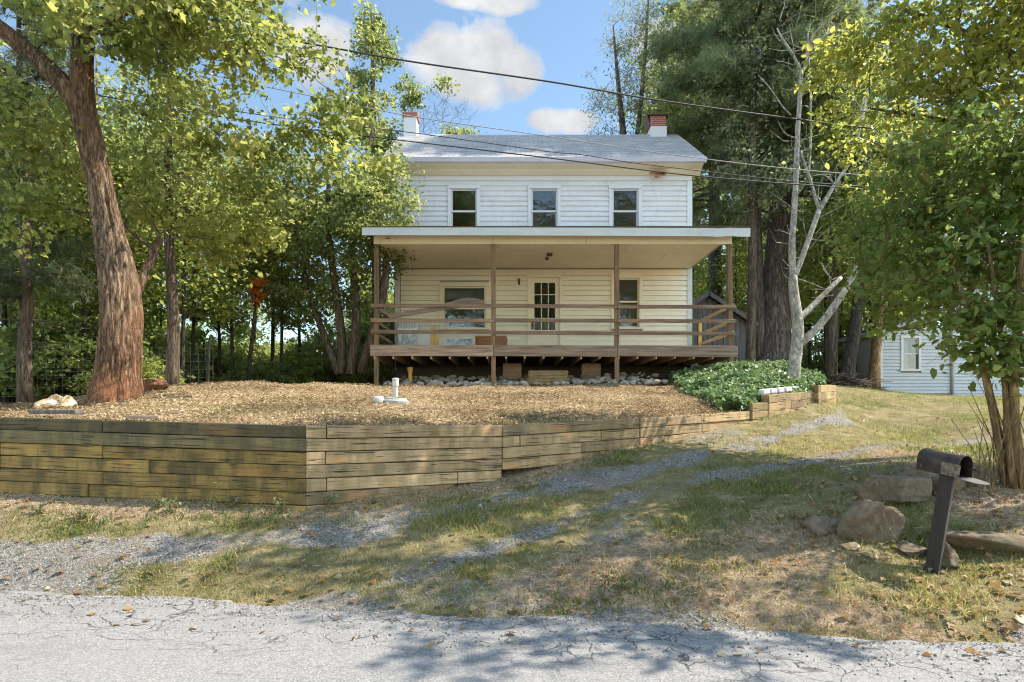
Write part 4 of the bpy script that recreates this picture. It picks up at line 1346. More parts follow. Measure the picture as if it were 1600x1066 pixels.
# rocks ---------------------------------------------------------------------
def rock_mb(sx, sy, sz, seed, planes=14, sub=4, rough=.05, block=False):
    r = random.Random(seed)
    bm = bmesh.new()
    bmesh.ops.create_icosphere(bm, subdivisions=sub, radius=1)
    pl = []
    for _ in range(planes):
        d = Vector((r.gauss(0, 1), r.gauss(0, 1), r.gauss(0, 1))).normalized()
        pl.append((d, r.uniform(.55, .9)))
    if block:
        pl = [(Vector((r.gauss(0, .09) + a, r.gauss(0, .09) + b, r.gauss(0, .07) + c)).normalized(), r.uniform(.56, .66)) for a, b, c in ((1, 0, 0), (-1, 0, 0), (0, 1, 0), (0, -1, 0), (0, 0, 1), (0, 0, -1))] + [(Vector((r.gauss(0, 1), r.gauss(0, 1), r.gauss(0, 1))).normalized(), r.uniform(.75, .85)) for _ in range(4)]
    for v in bm.verts:
        d = v.co.normalized()
        s = 1.22
        for n_, k in pl:
            c = d.dot(n_)
            if c > .05:
                s = min(s, k / c)
        s += rough * mnoise.fractal(d * 2.5 + Vector((seed * 3.1, 0, 0)), .8, 2.0, 5) * .7 + rough * .25 * mnoise.noise(d * 11 + Vector((seed, 0, 0)))
        v.co = d * s
        v.co.x *= sx; v.co.y *= sy; v.co.z *= sz
    mb = MB()
    bm.verts.index_update()
    mb.add([v.co for v in bm.verts], [[v.index for v in f.verts] for f in bm.faces])
    bm.free()
    return mb


def rock(name, loc, s, seed, m, label, rot=(0, 0, 0), group=None, cat='rock', planes=14, rough=.10):
    o = build(name, rock_mb(*[q * 1.12 for q in s], seed, planes, 5, rough), m, None, loc=loc, local=True, smooth=True, rot=rot)
    return tag(o, label, cat, group)


def tz(x, y): return float(T(np.array(float(x)), np.array(float(y))))


q = hitT(1372, 852); rock('boulder', (q[0], q[1] + .12, q[2] + .14), (.20, .18, .235), 3, M['rock'], 'large angular brown boulder left of the mailbox post', (0.25, .55, .3), planes=7, rough=.13)
q = hitT(1395, 806); rock('boulder', (q[0] + .02, q[1] + .35, q[2] + .12), (.18, .2, .22), 8, M['rock'], 'rounded brown stone tucked behind the large boulder', (.1, .2, 1))
q = hitT(1300, 838); rock('boulder', (q[0], q[1] + .15, q[2] + .04), (.2, .15, .11), 12, M['rock'], 'low stone half buried left of the large boulder', (0, -.35, .2), planes=9, rough=.13)
q = hitT(1335, 862); rock('pink_stone', (q[0], q[1] + .05, q[2] + .02), (.085, .07, .05), 15, M['orangerock'], 'small flat pinkish stone at the foot of the large boulder', (0, 0, .3))
q = P(1535, 868, 5.75); rock('flat_rock', (q.x, q.y, tz(q.x, q.y) + .05), (.42, .15, .11), 21, M['rock'], 'long flat grey rock lying right of the mailbox post', (0, .12, -.28), planes=10, rough=.03)
q = P(1478, 880, 5.6); rock('field_stone', (q.x, q.y, tz(q.x, q.y) + .05), (.12, .11, .12), 33, M['rock'], 'small rounded stone right behind the mailbox post base', (0, 0, .3))
q = P(1425, 873, 5.75); rock('field_stone', (q.x, q.y, tz(q.x, q.y) + .02), (.16, .12, .07), 34, M['rock'], 'low mossy stone just left of the mailbox post base', (0, 0, .3))
sw = empty('dry_stone_wall', P(1445, 790, 6.7), 'low dry stone wall of squared blocks behind the mailbox', 'stone wall')
for (px, py, d, sx, sy, sz, sd, rz) in ((1408, 765, 6.6, .26, .22, .15, 41, .3), (1470, 768, 6.75, .24, .2, .17, 42, .5), (1415, 805, 6.62, .24, .2, .14, 43, .3), (1468, 812, 6.8, .26, .2, .15, 44, .5), (1515, 765, 7.0, .24, .2, .19, 45, .7), (1512, 800, 7.0, .22, .2, .15, 46, .6), (1450, 738, 7.0, .3, .22, .1, 47, .5), (1545, 775, 7.2, .2, .2, .18, 48, .9)):
    q = P(px, py, d)
    o = build('stone_block', rock_mb(sx * 1.35, sy * 1.35, sz * 1.4, sd, 9, 5, .07, True), M['rock'], sw, loc=q, local=True, smooth=True, rot=(0, 0, rz))
for k, (px, py, d, s, sd) in enumerate(((80, 631, 9.0, (.15, .13, .11), 51), (104, 632, 8.8, (.13, .12, .10), 52), (88, 624, 9.15, (.12, .1, .07), 53))):
    q = P(px, py, d); rock('quartz_rock', (q.x, q.y, mz1(q.x, q.y) + s[2] * .6 + (.1 if k == 2 else 0)), s, sd, M['orangerock'], ['orange and white rock on the left of the pair near the big trunk', 'pale rock on the right of the pair near the big trunk', 'orange rock lying on top of the pair near the big trunk'][k], (0, 0, k), 'rocks left of the big trunk')
q = P(232, 604, 11.2); rock('root_clump', (q.x, q.y, mz1(q.x, q.y) + .08), (.24, .16, .15), 61, M['bark_maple'], 'knobbly brown stump piece right of the big trunk', (0, 0, .4), None, 'stump', 8, .25)
o = thing_box('old_board', W(62, 655, 7.62)[0], W(132, 655, 7.62)[0], 7.45, 7.62, 1.585, 1.635, M['greywood'], 'weathered pale board lying behind the left end of the timber wall', 'board', .04, 0, .008)
o = thing_box('flat_offcut', W(212, 658, 7.4)[0], W(262, 658, 7.4)[0], 7.2, 7.32, 1.53, 1.565, M['rim'], 'grey offcut lying behind the timber wall right of the pale board', 'board', .02, 0, .006)

# river stones under the deck
protos = []
for k in range(7):
    r = random.Random(k + 90)
    me_mb = rock_mb(.075, .06, .045, 200 + k, 8, 2, .06)
    protos.append(me_mb)
stone_objs = []
srng = np.random.default_rng(77)
base = []
for k in range(7):
    o = build('river_stone', protos[k], M['riverstone'], None, loc=(0, 0, 0), local=True, smooth=True)
    base.append(o)
cnt = 0
while cnt < 300:
    x = srng.uniform(-3.4, 3.9)
    t = srng.random() ** 1.5
    yf = 16.0 + .12 * math.sin(x * 1.3) + (.25 if x < -2 else 0)
    y = yf + t * 2.0
    if abs(x - .96) < .6 and 16.25 < y < 16.7: continue
    if y > 17.0 and srng.random() < .25: continue
    o = base[cnt] if cnt < 7 else base[cnt % 7].copy()
    if cnt >= 7: COL.objects.link(o)
    s = srng.uniform(.75, 1.7)
    o.location = (x, y, mz1(x, y) + .03 * s + .06 * srng.random() * (t > .15) + .10 * sstep(.2, .8, t))
    o.rotation_euler = (srng.uniform(-.4, .4), srng.uniform(-.4, .4), srng.uniform(0, 6.28))
    o.scale = (s, s, s)
    tag(o, 'rounded pale river stone in the bed under the porch deck', 'stone', 'river stones under the porch deck')
    cnt += 1

# septic cover, vent pipe, cap -------------------------------------------------
q = P(617, 631, 10.45); z = mz1(q.x, q.y)
r_ = empty('septic_lid', (q.x, q.y, z), 'round pale septic cover with ribs on the mulch', 'septic cover')
mb = MB(); mb.lathe([(.22, -.1), (.24, .02), (.24, .05), (.225, .065), (.2, .07), (.19, .095), (.17, .1)], 32, Matrix.Translation((q.x, q.y, z)) @ Matrix.Rotation(.05, 4, 'Y')); build('cover', mb, M['lid'], r_)
mb = MB()
for k in range(8):
    a = k * PI / 4
    mb.beam((q.x + .05 * math.cos(a), q.y + .05 * math.sin(a), z + .105), (q.x + .17 * math.cos(a), q.y + .17 * math.sin(a), z + .105), .015, .015)
build('rib', mb, M['lid'], r_)
q = P(618, 625, 10.75); z = mz1(q.x, q.y)
mb = MB(); mb.lathe([(.042, -.1), (.042, .27), (.058, .275), (.058, .36), (.05, .375), (.06, .38), (.06, .40), (.045, .41)], 20, Matrix.Translation((q.x, q.y, z))); tag(build('vent_pipe', mb, M['pvc'], None, loc=(q.x, q.y, z), smooth=False), 'white upright vent pipe behind the septic cover', 'pipe')
q = P(591, 632, 10.3); z = mz1(q.x, q.y)
mb = MB(); mb.lathe([(.08, -.08), (.08, .02), (.095, .02), (.095, .09), (.085, .115), (.06, .125)], 20, Matrix.Translation((q.x, q.y, z))); tag(build('pipe_cap', mb, M['pvc'], None, loc=(q.x, q.y, z)), 'short white cleanout cap left of the septic cover', 'pipe cap')

# ------------------------------------------------------------------ mailbox
pb = hitT(1456, 896); top = P(1481, 742, pb[1] - .02)
mbx = empty('mailbox', tuple(pb), 'dented dark brown mailbox on a leaning post with its door hanging open', 'mailbox')
mb = MB(); mb.beam(Vector(pb) - Vector((.02, 0, .15)), top, .104, .104, (.71, .71, 0)); build('post', mb, M['mailpost'], mbx, bevel=.006)
axis = Vector((.24, -.97, -.10)).normalized()
side = axis.cross(Vector((0, 0, 1))).normalized(); upv = side.cross(axis).normalized()
LB, WB_, HB_ = .41, .15, .115
oc = top + Vector((0, 0, .005)) - axis * .25
prof = []
for a in (0, 1):
    pass
pr = [(-.5, 0), (-.5, .55)] + [(-.5 * math.cos(t), .55 + .45 * math.sin(t) * 1.0) for t in np.linspace(.2, PI - .2, 11)] + [(.5, .55), (.5, 0)]
HT = .19


def boxring(s, dent=0.0, sc=1.0):
    out = []
    for (a, b) in pr:
        dd = dent * max(0, b - .4)
        out.append(oc + axis * s + side * a * WB_ * sc + upv * ((b * sc + (1 - sc) * .5) * HT - dd * HT))
    return out


mb = MB()
rings = [boxring(s, d_) for s, d_ in ((0, .0), (.06, -.06), (.13, .03), (.2, .13), (.28, .12), (.36, .04), (LB, .0))]
inn = [boxring(LB, 0, .95), boxring(.03, .0, .95)]
allr = rings + inn
n_ = len(pr)
vs = [p_ for r in allr for p_ in r]
fs = []
for i in range(len(allr) - 1):
    for j in range(n_):
        a, b = i * n_ + j, i * n_ + (j + 1) % n_
        fs.append((a, b, b + n_, a + n_))
fs.append(tuple(range(n_ - 1, -1, -1))); fs.append(tuple((len(allr) - 1) * n_ + j for j in range(n_)))
mb.add(vs, fs)
bx_ = build('box', mb, M['mailbox'], mbx)
mb = MB()
dc = oc + axis * (LB + .01) + upv * .0
dd_ = (axis * .96 - upv * .06 + Vector((0, 0, -.02))).normalized()
dpts = [(-.5, 0), (-.5, .55)] + [(-.5 * math.cos(t), .55 + .45 * math.sin(t)) for t in np.linspace(.3, PI - .3, 8)] + [(.5, .55), (.5, 0)]
dn = dd_.cross(side).normalized()
A_ = [dc + side * a * WB_ + dd_ * b * HT for a, b in dpts]
mb.add(A_ + [p_ + dn * .006 for p_ in A_], [tuple(range(len(A_))), tuple(range(2 * len(A_) - 1, len(A_) - 1, -1))] + [(i, (i + 1) % len(A_), len(A_) + (i + 1) % len(A_), len(A_) + i) for i in range(len(A_))])
build('door', mb, M['flap'], mbx)
mb = MB()
po = oc - side * (WB_ / 2 + .003)
if (po - Vector((0, 0, 0))).length > (oc + side * (WB_ / 2 + .003)).length: po = oc + side * (WB_ / 2 + .003)
mb.add([po + axis * .24 + upv * .01, po + axis * .42 + upv * .0, po + axis * .43 + upv * .11, po + axis * .25 + upv * .115], [(0, 1, 2, 3)])
build('peeled_patch', mb, M['patch'], mbx)

# ------------------------------------------------------------------ shed
SD = 22.0
shed = empty('shed', (6.85, SD + 1.5, 2.6), 'small grey board shed with a gable behind the porch corner', 'shed')
sx0, sx1, sap, sev = 5.35, 8.35, 5.77, 4.72
mb = MB(); x = sx0
while x < sx1 - .05:
    x2 = min(x + hr.uniform(.15, .22), sx1)
    zt = lambda xx: sap - .08 - abs(xx - 6.85) * (sap - sev) / 1.62
    yo = hr.uniform(0, .012)
    mb.hexa([(x, SD - yo, 2.3), (x2 - .012, SD - yo, 2.3), (x2 - .012, SD + .03, 2.3), (x, SD + .03, 2.3), (x, SD - yo, zt(x)), (x2 - .012, SD - yo, zt(x2)), (x2 - .012, SD + .03, zt(x2)), (x, SD + .03, zt(x))])
    x = x2
build('front_wall', mb, M['greywood'], shed)
mb = MB(); mb.box(sx0 + .01, sx1 - .01, SD + .04, SD + 3, 2.3, 4.6); build('wall', mb, M['greywood'], shed)
for sg in (-1, 1):
    mb = MB()
    e = Vector((6.85 + sg * 1.72, 0, sev - .06)); a = Vector((6.85, 0, sap))
    nrm = Vector((sg * (sap - sev), 0, 1.62)).normalized() * .06
    c_ = []
    for yy in (SD - .25, SD + 3.2):
        for p_ in (e, a, a + nrm, e + nrm): c_.append((p_.x, yy, p_.z))
    mb.add(c_, [(0, 1, 2, 3), (7, 6, 5, 4), (0, 4, 5, 1), (1, 5, 6, 2), (2, 6, 7, 3), (3, 7, 4, 0)])
    build('roof', mb, M['greywood'], shed)
    mb = MB(); mb.beam((e.x, SD - .27, e.z - .02), (a.x - sg * .0, SD - .27, a.z - .02), .03, .14); build('rake_board', mb, M['greywood'], shed)

# ------------------------------------------------------------------ blue house
BD = 22.0
bl = empty('blue_house', (16, BD + 2, 2.2), 'pale blue clapboard house half hidden by leaves on the right', 'house')
bx0, bxm, bx1 = dX(1375, BD), dX(1484, BD), dX(1484, BD) + 7
bfront = lambda a, o_, z: (a, BD - o_, z)
bwin = [(dX(1410.5, BD), dX(1434.5, BD), EYE + (HOR - 577) / F * BD, EYE + (HOR - 529) / F * BD)]
mb = MB(); clap(mb, bx0 + .09, bxm - .0, 2.28, 4.66, gh(bwin, .085), bfront, .118, .035)
zroof = lambda a: 4.40 + (a - bx0) * .31
mb2 = MB(); mb2.v = mb.v
# cut the lean-to boards to the sloping roof
vv = []
for (x, y, z) in mb.v:
    vv.append((x, y, min(z, zroof(x) - .02)))
mb.v = vv
build('lean_to_wall', mb, M['bluesiding'], bl)
mb = MB(); clap(mb, bxm + .1, bx1, 2.15, 7.4, [], bfront, .118, .035); build('main_wall', mb, M['bluesiding'], bl)
mb = MB(); holes_wall(mb, bx0, bxm, 1.6, 4.36, bwin, bfront, .12); mb.box(bxm + .01, bx1, BD + .012, BD + .13, 1.6, 7.5); mb.box(bx0, bx0 + .1, BD + .13, BD + 4, 1.6, 4.36); mb.box(bx0, bxm, BD + 4.01, BD + 4.1, 1.6, 4.36); build('wall_backing', mb, M['plaster'], bl)
mb = MB(); mb.box(bx0 - .02, bx0 + .085, BD - .035, BD + .1, 2.2, 4.40); build('corner_board', mb, M['trim'], bl)
mb = MB(); mb.hexa([(bx0 - .25, BD - .2, zroof(bx0) - .08), (bxm, BD - .2, zroof(bxm) - .0), (bxm, BD + 4.3, zroof(bxm)), (bx0 - .25, BD + 4.3, zroof(bx0) - .08), (bx0 - .25, BD - .2, zroof(bx0) + .02), (bxm, BD - .2, zroof(bxm) + .1), (bxm, BD + 4.3, zroof(bxm) + .1), (bx0 - .25, BD + 4.3, zroof(bx0) + .02)]); build('lean_to_roof', mb, M['shingle'], bl)
mb = MB(); mb.prism([(BD - .4, 7.3), (BD - .4, 7.4), (BD + 3, 9.6), (BD + 6.4, 7.4), (BD + 6.4, 7.3), (BD + 3, 9.48)], bxm - .3, bx1 + .3); build('roof', mb, M['shingle'], bl)
mb = MB(); mb.tube([(bxm + .05, BD - .07, 2.1), (bxm + .05, BD - .07, 7.3)], .045, 10); build('downspout', mb, M['bluesiding'], bl, smooth=True)
x0, x1, z0, z1 = bwin[0]
mb = MB(); mb.box(x0 - .085, x0, BD - .05, BD - .002, z0, z1); mb.box(x1, x1 + .085, BD - .05, BD - .002, z0, z1); mb.box(x0 - .1, x1 + .1, BD - .055, BD - .002, z1 + .002, z1 + .09)
bf = build('window', mb, M['trim'], bl, bevel=.004)
mb = MB(); mb.box(x0 - .14, x1 + .14, BD - .1, BD - .002, z0 - .07, z0 - .003); build('sill', mb, M['trim'], bf, bevel=.004)
mb = MB(); zm = (z0 + z1) / 2; s = .04
for (a, b, yy) in ((zm - .02, z1, BD + .01), (z0, zm + .02, BD + .05)):
    mb.box(x0, x0 + s, yy, yy + .03, a, b); mb.box(x1 - s, x1, yy, yy + .03, a, b); mb.box(x0 + s, x1 - s, yy, yy + .03, a, a + s); mb.box(x0 + s, x1 - s, yy, yy + .03, b - s, b)
build('sash', mb, M['trim'], bf)
mb = MB(); mb.add([(x0, BD + .04, z0), (x1, BD + .04, z0), (x1, BD + .04, z1), (x0, BD + .04, z1)], [(0, 1, 2, 3)]); build('pane', mb, M['glass'], bf)
mb = MB(); xs2 = np.linspace(x0, x0 + (x1 - x0) * .5, 9)
for a, b, k in zip(xs2[:-1], xs2[1:], range(8)):
    ya, yb = BD + .14 + .02 * (k % 2), BD + .14 + .02 * ((k + 1) % 2)
    mb.add([(a, ya, z0), (b, yb, z0), (b, yb, z1), (a, ya, z1)], [(0, 1, 2, 3)])
build('curtain', mb, M['curtain'], bf)
mb = MB(); mb.box(bx0 + .8, bxm - .1, BD - .03, BD + .05, 1.9, 2.265); build('foundation', mb, M['block'], bl)
mb = MB(); mb.box(bxm + .2, bx1, BD - .06, BD + .05, 1.8, 2.14); build('foundation', mb, M['found'], bl)

# ------------------------------------------------------------------ overhead wires
def cable(pxs, r, m, label, grp='overhead wires above the yard', sagn=10):
    pts = [P(*q) for q in pxs]
    # smooth through the points
    out = []
    for i in range(len(pts) - 1):
        p0 = pts[max(i - 1, 0)]; p1 = pts[i]; p2 = pts[i + 1]; p3 = pts[min(i + 2, len(pts) - 1)]
        for k in range(sagn):
            t = k / sagn
            out.append(.5 * ((2 * p1) + (p2 - p0) * t + (2 * p0 - 5 * p1 + 4 * p2 - p3) * t * t + (3 * p1 - p0 - 3 * p2 + p3) * t ** 3))
    out.append(pts[-1])
    mb = MB(); mb.tube(out, r, 6)
    return tag(build('overhead_cable', mb, m, None, loc=out[0], smooth=True), label, 'cable', grp)


cable([(-300, -70, 9.0), (100, 2, 9.3), (470, 66, 9.6), (640, 96, 9.8), (860, 128, 10), (1030, 157, 10.2), (1250, 187, 10.5), (1380, 202, 10.7), (1800, 240, 11.2)], .013, M['black'], 'thick black overhead cable, highest of the wires above the roof')
cable([(-200, -10, 12), (300, 110, 12), (500, 153, 12), (650, 183, 12), (850, 212, 12), (1060, 243, 12), (1280, 268, 12), (1700, 300, 12)], .008, M['cablegrey'], 'thin pale overhead wire crossing the roof just below the ridge')
cable([(-200, 60, 12.5), (170, 140, 12.5), (430, 183, 12.5), (640, 207, 12.5), (850, 236, 12.5), (910, 242, 12.5), (1000, 256, 12.5), (1190, 278, 12.5), (1300, 288, 12.5), (1700, 315, 12.5)], .008, M['black'], 'thin dark overhead wire between the pale wire and the lowest wire')
cable([(-200, 70, 11.5), (170, 152, 11.5), (430, 195, 11.5), (640, 221, 11.5), (850, 246, 11.5), (1050, 271, 11.5), (1190, 284, 11.5), (1300, 292, 11.5), (1700, 322, 11.5)], .011, M['black'], 'lowest dark overhead wire running in front of the house eave')

# ------------------------------------------------------------------ wire fence at the left
wf = empty('wire_fence', (-8.6, 12.4, 1.7), 'sagging wire mesh fence at the edge of the left wood', 'fence')
f0, f1 = Vector((-12.5, 12.2, 1.65)), Vector((-6.4, 13.4, 1.85))
mb = MB()
for k in range(8):
    z = .08 + k * .15
    pts = [f0.lerp(f1, t) + Vector((0, 0, z + .03 * math.sin(t * 9 + k))) for t in np.linspace(0, 1, 14)]
    mb.tube(pts, .0018, 3, False)
for k in range(42):
    p_ = f0.lerp(f1, k / 41)
    mb.tube([p_ + Vector((0, 0, .05)), p_ + Vector((.02 * math.sin(k), 0, .6)), p_ + Vector((0, 0, 1.16))], .0016, 3, False)
build('mesh', mb, M['wire'], wf)
for t in (.12, .42, .72, .98):
    p_ = f0.lerp(f1, t); mb = MB(); mb.tube([p_ + Vector((0, .03, -.3)), p_ + Vector((.03, .03, 1.3))], .03, 6); build('fence_post', mb, M['bark_dark'], wf)

# ------------------------------------------------------------------ hero trees
def px_tr(pts, d=None):
    return [P(*q) for q in pts]


# big maple on the left: trunk with modelled bark ridges
mrng = np.random.default_rng(101)
main_p = px_tr([(183, 650, 9.8), (182, 628, 9.8), (184, 595, 9.8), (188, 555, 9.8), (190, 505, 9.8), (187, 455, 9.8), (180, 410, 9.8), (171, 365, 9.8), (161, 310, 9.75), (150, 255, 9.7), (138, 205, 9.65), (128, 168, 9.6), (128, 110, 9.6), (131, 50, 9.6), (128, -40, 9.6), (140, -180, 9.7), (160, -330, 9.8)])
main_r = [.46, .38, .325, .295, .285, .275, 0.25, .205, .185, .172, .168, .175, .145, .145, .13, .10, .06]
left_p = px_tr([(128, 172, 9.6), (100, 132, 9.5), (55, 88, 9.4), (5, 48, 9.2), (-70, -5, 9.0), (-200, -80, 8.7)])
left_r = [.15, .13, .12, .115, .10, .08]
right_p = px_tr([(196, 520, 9.9), (215, 450, 10.1), (232, 415, 10.2), (244, 388, 10.3), (250, 365, 10.3)])
right_r = [.06, .08, .075, .06, .02]
fore_p = px_tr([(131, 60, 9.6), (190, 20, 9.0), (280, -10, 8.4), (400, -40, 8.0)])
fore_r = [.06, .05, .04, .025]
maple = empty('maple_tree', tuple(P(182, 628, 9.8)), 'large maple with a thick reddish furrowed trunk on the mulch mound', 'tree')


def ridge(i, t, q):
    k = Vector((math.cos(t) * 5.5, math.sin(t) * 5.5, q.z * .9))
    k += Vector((mnoise.noise(Vector((q.x * 1.5, t, q.z * 1.7))), mnoise.noise(Vector((t + 9, q.z * 1.4, 3))), 0)) * .8
    a = mnoise.noise(k) ; b = mnoise.noise(k * 2.3 + Vector((7, 3, 1)))
    big = mnoise.noise(Vector((math.cos(t) * 1.1, math.sin(t) * 1.1, q.z * .8 + 4)))
    flare = 1 + .5 * max(0, 2.25 - q.z) ** 1.5 * max(0, math.sin(3 * t + .6)) + .25 * max(0, 2.0 - q.z) * max(0, math.sin(5 * t + 2))
    return (.97 + .10 * (1 - 2.4 * abs(a)) + .05 * b + .09 * big) * flare


mb = MB()
pp, rr_ = resample(main_p, main_r, .05)
mb.tube(smooth_pts(pp, 6), rr_, 90, True, ridge)
for pts, rad in ((left_p, left_r), (right_p, right_r), (fore_p, fore_r)):
    pp, rr_ = resample(pts, rad, .07)
    mb.tube(smooth_pts(pp, 5), rr_, 40, True, ridge)
build('trunk', mb, M['bark_maple'], maple, smooth=True)


def E(px, py, d, rx, ry, rz, w=1.0):
    c = P(px, py, d)
    return (c.x, c.y, c.z, rx, ry, rz, w)


def mskip(C):
    px = 800 + C[:, 0] / C[:, 1] * F; py = HOR - (C[:, 2] - EYE) / C[:, 1] * F
    near = C[:, 1] < 10.3
    a = near & (py > 85) & (px > 118 - np.clip((py - 180) * -.1, 0, 20)) & (px < 215)
    b = near & (px < 125) & (py > 20 + px * .8 - 20) & (py < 75 + px * .8 + 40)
    sd = np.array(SUN_DIR) / np.linalg.norm(SUN_DIR)
    lane = np.zeros(len(C), bool)
    for zt in (1.9, 2.5, 3.1, 3.7, 4.4, 5.0):
        q0 = np.array((-6.2, 9.75, zt)); dv = C - q0
        t = dv @ sd
        lane |= (t > .2) & (np.linalg.norm(dv - t[:, None] * sd, axis=1) < .62)
    return a | b | lane


mells = [E(300, 60, 9.8, 2.2, 1.8, 1.5, 1.2), E(535, 180, 10.2, .85, 1.0, .7, 1.5), E(420, 220, 10.3, 1.5, 1.2, 1.0, 1.1), E(30, 150, 9.8, 1.6, 1.6, 1.2, 1.0), E(270, 330, 10.9, 1.1, 1.0, .9, 1.0), E(250, -170, 9.8, 3.2, 2.5, 1.4, .45),
         E(60, 330, 10.6, 1.2, 1.0, .75, .9), E(220, -10, 7.8, 1.0, .7, .5, 1.0), E(350, 30, 8.3, .9, .8, .7, 1.0), E(430, 80, 9.4, .7, 1.0, 1.0, 1.0), E(380, 370, 11.2, 1.0, .9, .7, .9), E(252, 345, 9.8, .35, .3, .5, 4.0), E(598, 205, 10.3, .36, .5, .5, 5.0)]
wood, C, u = grow([(main_p[8:], [.1 * 0 + r for r in main_r[8:]]), (left_p, left_r), (right_p, right_r), (fore_p, fore_r)], mells, 400, mrng, skip=mskip, thick=.02)
# drop the rough trunks grow() made: keep only limbs and twigs
keepw = MB()
ntr = sum(len(resample(list(map(Vector, p_)), r_2, .35)[0]) for p_, r_2 in ((main_p[8:], main_r[8:]), (left_p, left_r), (right_p, right_r), (fore_p, fore_r))) * 10
keepw.v = wood.v[ntr:]
keepw.f = [tuple(i - ntr for i in f) for f in wood.f if min(f) >= ntr]
build('branches', keepw, M['bark_brown'], maple, smooth=True)
pos, idx = crown_points(C, .46, 105, mrng, .75)
cl = mrng.random(len(C))
rnd = np.clip(cl[idx] * .5 + mrng.random(len(pos)) * .5, 0, 1)
nrm = mrng.normal(size=pos.shape) * .7 + np.array([.15, -.1, .6])
td = mrng.normal(size=pos.shape) + np.array([0, 0, -.9])
o = bpy.data.objects.new('crown', leaf_mesh('crown', pos - np.array(maple.location), nrm, .04 + .095 * mrng.random(len(pos)) ** 1.4, 'maple', M['leaf_maple'], mrng, tdir=td, rnd=rnd))
COL.objects.link(o); o.parent = maple

# white barked tree right of the porch (almost bare)
syc = empty('white_barked_tree', tuple(P(1240, 592, 14)), 'half dead tree with white mottled bark and forked bare limbs', 'tree')
SD_ = 14.0
mb = MB()


def limb(pts, r0, r1, d=SD_, dd=0.0):
    pts = [P(x, y, d + dd * i) for i, (x, y) in enumerate(pts)]
    rad = list(np.linspace(r0 * .8, r1 * .75, len(pts)))
    pp, rr2 = resample(pts, rad, .12)
    sd = random.random() * 40
    mb.tube(smooth_pts(pp, 3), rr2, 14, True, lambda i, t, q: 1 + .10 * mnoise.noise(Vector((math.cos(t) * 1.2 + sd, math.sin(t) * 1.2, q.z * 2.2))))


limb([(1238, 612), (1239, 587), (1244, 551), (1247, 526), (1247, 502), (1243, 477), (1239, 453), (1239, 431)], .19, .125)
limb([(1250, 537), (1257, 532), (1277, 514), (1301, 482), (1321, 453), (1336, 426), (1348, 395)], .12, .075, SD_, -.05)
limb([(1246, 498), (1258, 490), (1287, 460), (1314, 434)], .10, .06, SD_, .1)
limb([(1239, 436), (1237, 380), (1242, 320), (1246, 216), (1251, 130), (1252, 112)], .10, .05)
limb([(1252, 114), (1241, 86), (1221, 61), (1214, 44)], .045, .018)
limb([(1252, 118), (1262, 90), (1264, 60), (1288, 36)], .042, .016)
limb([(1262, 84), (1280, 60), (1304, 48)], .03, .014)
limb([(1240, 434), (1247, 420), (1264, 372), (1280, 328)], .085, .07)
limb([(1280, 330), (1272, 300), (1262, 268), (1250, 236)], .05, .03)
limb([(1280, 330), (1292, 308), (1304, 288), (1328, 256), (1342, 208), (1354, 152), (1356, 90)], .065, .02)
limb([(1263, 276), (1267, 220), (1266, 128), (1262, 52)], .035, .014)
limb([(1246, 216), (1228, 214), (1222, 206), (1216, 190)], .022, .008)
limb([(1304, 288), (1290, 268), (1262, 278)], .022, .01)
limb([(1236, 180), (1222, 168), (1212, 150), (1200, 132), (1185, 118)], .022, .008)
limb([(1241, 424), (1228, 415), (1222, 405)], .016, .006)
limb([(1248, 436), (1275, 445), (1290, 452)], .014, .006)
tw = random.Random(12)
for (x, y, n_, up_) in ((1239, 440, 4, .3), (1237, 385, 5, .4), (1242, 320, 7, .4), (1246, 230, 9, .5), (1252, 130, 8, .7), (1240, 84, 5, .8), (1264, 70, 6, .9), (1290, 40, 6, .8), (1264, 372, 5, .4), (1280, 325, 6, .5), (1304, 288, 7, .6), (1330, 250, 7, .8), (1345, 190, 7, .9), (1266, 160, 6, .9), (1340, 410, 5, .4), (1300, 450, 5, .2), (1216, 50, 5, .9)):
    for _ in range(n_):
        b0 = P(x + tw.uniform(-3, 3), y + tw.uniform(-18, 18), SD_)
        dr_ = Vector((tw.gauss(0, 1), tw.gauss(0, .7), up_ + tw.gauss(0, .4))).normalized()
        L_ = tw.uniform(.25, .9); kink = Vector((tw.gauss(0, .12), tw.gauss(0, .12), tw.gauss(0, .1)))
        mid = b0 + dr_ * L_ * .5 + kink * L_
        mb.tube([b0, mid, b0 + dr_ * L_ + Vector((0, 0, .1 * L_))], [.010, .006, .0025], 4, False)
        if L_ > .45:
            mb.tube([mid, mid + (dr_ + Vector((tw.gauss(0, .8), tw.gauss(0, .8), .3))).normalized() * L_ * .4], [.005, .002], 4, False)
build('trunk', mb, M['bark_white'], syc, smooth=True)

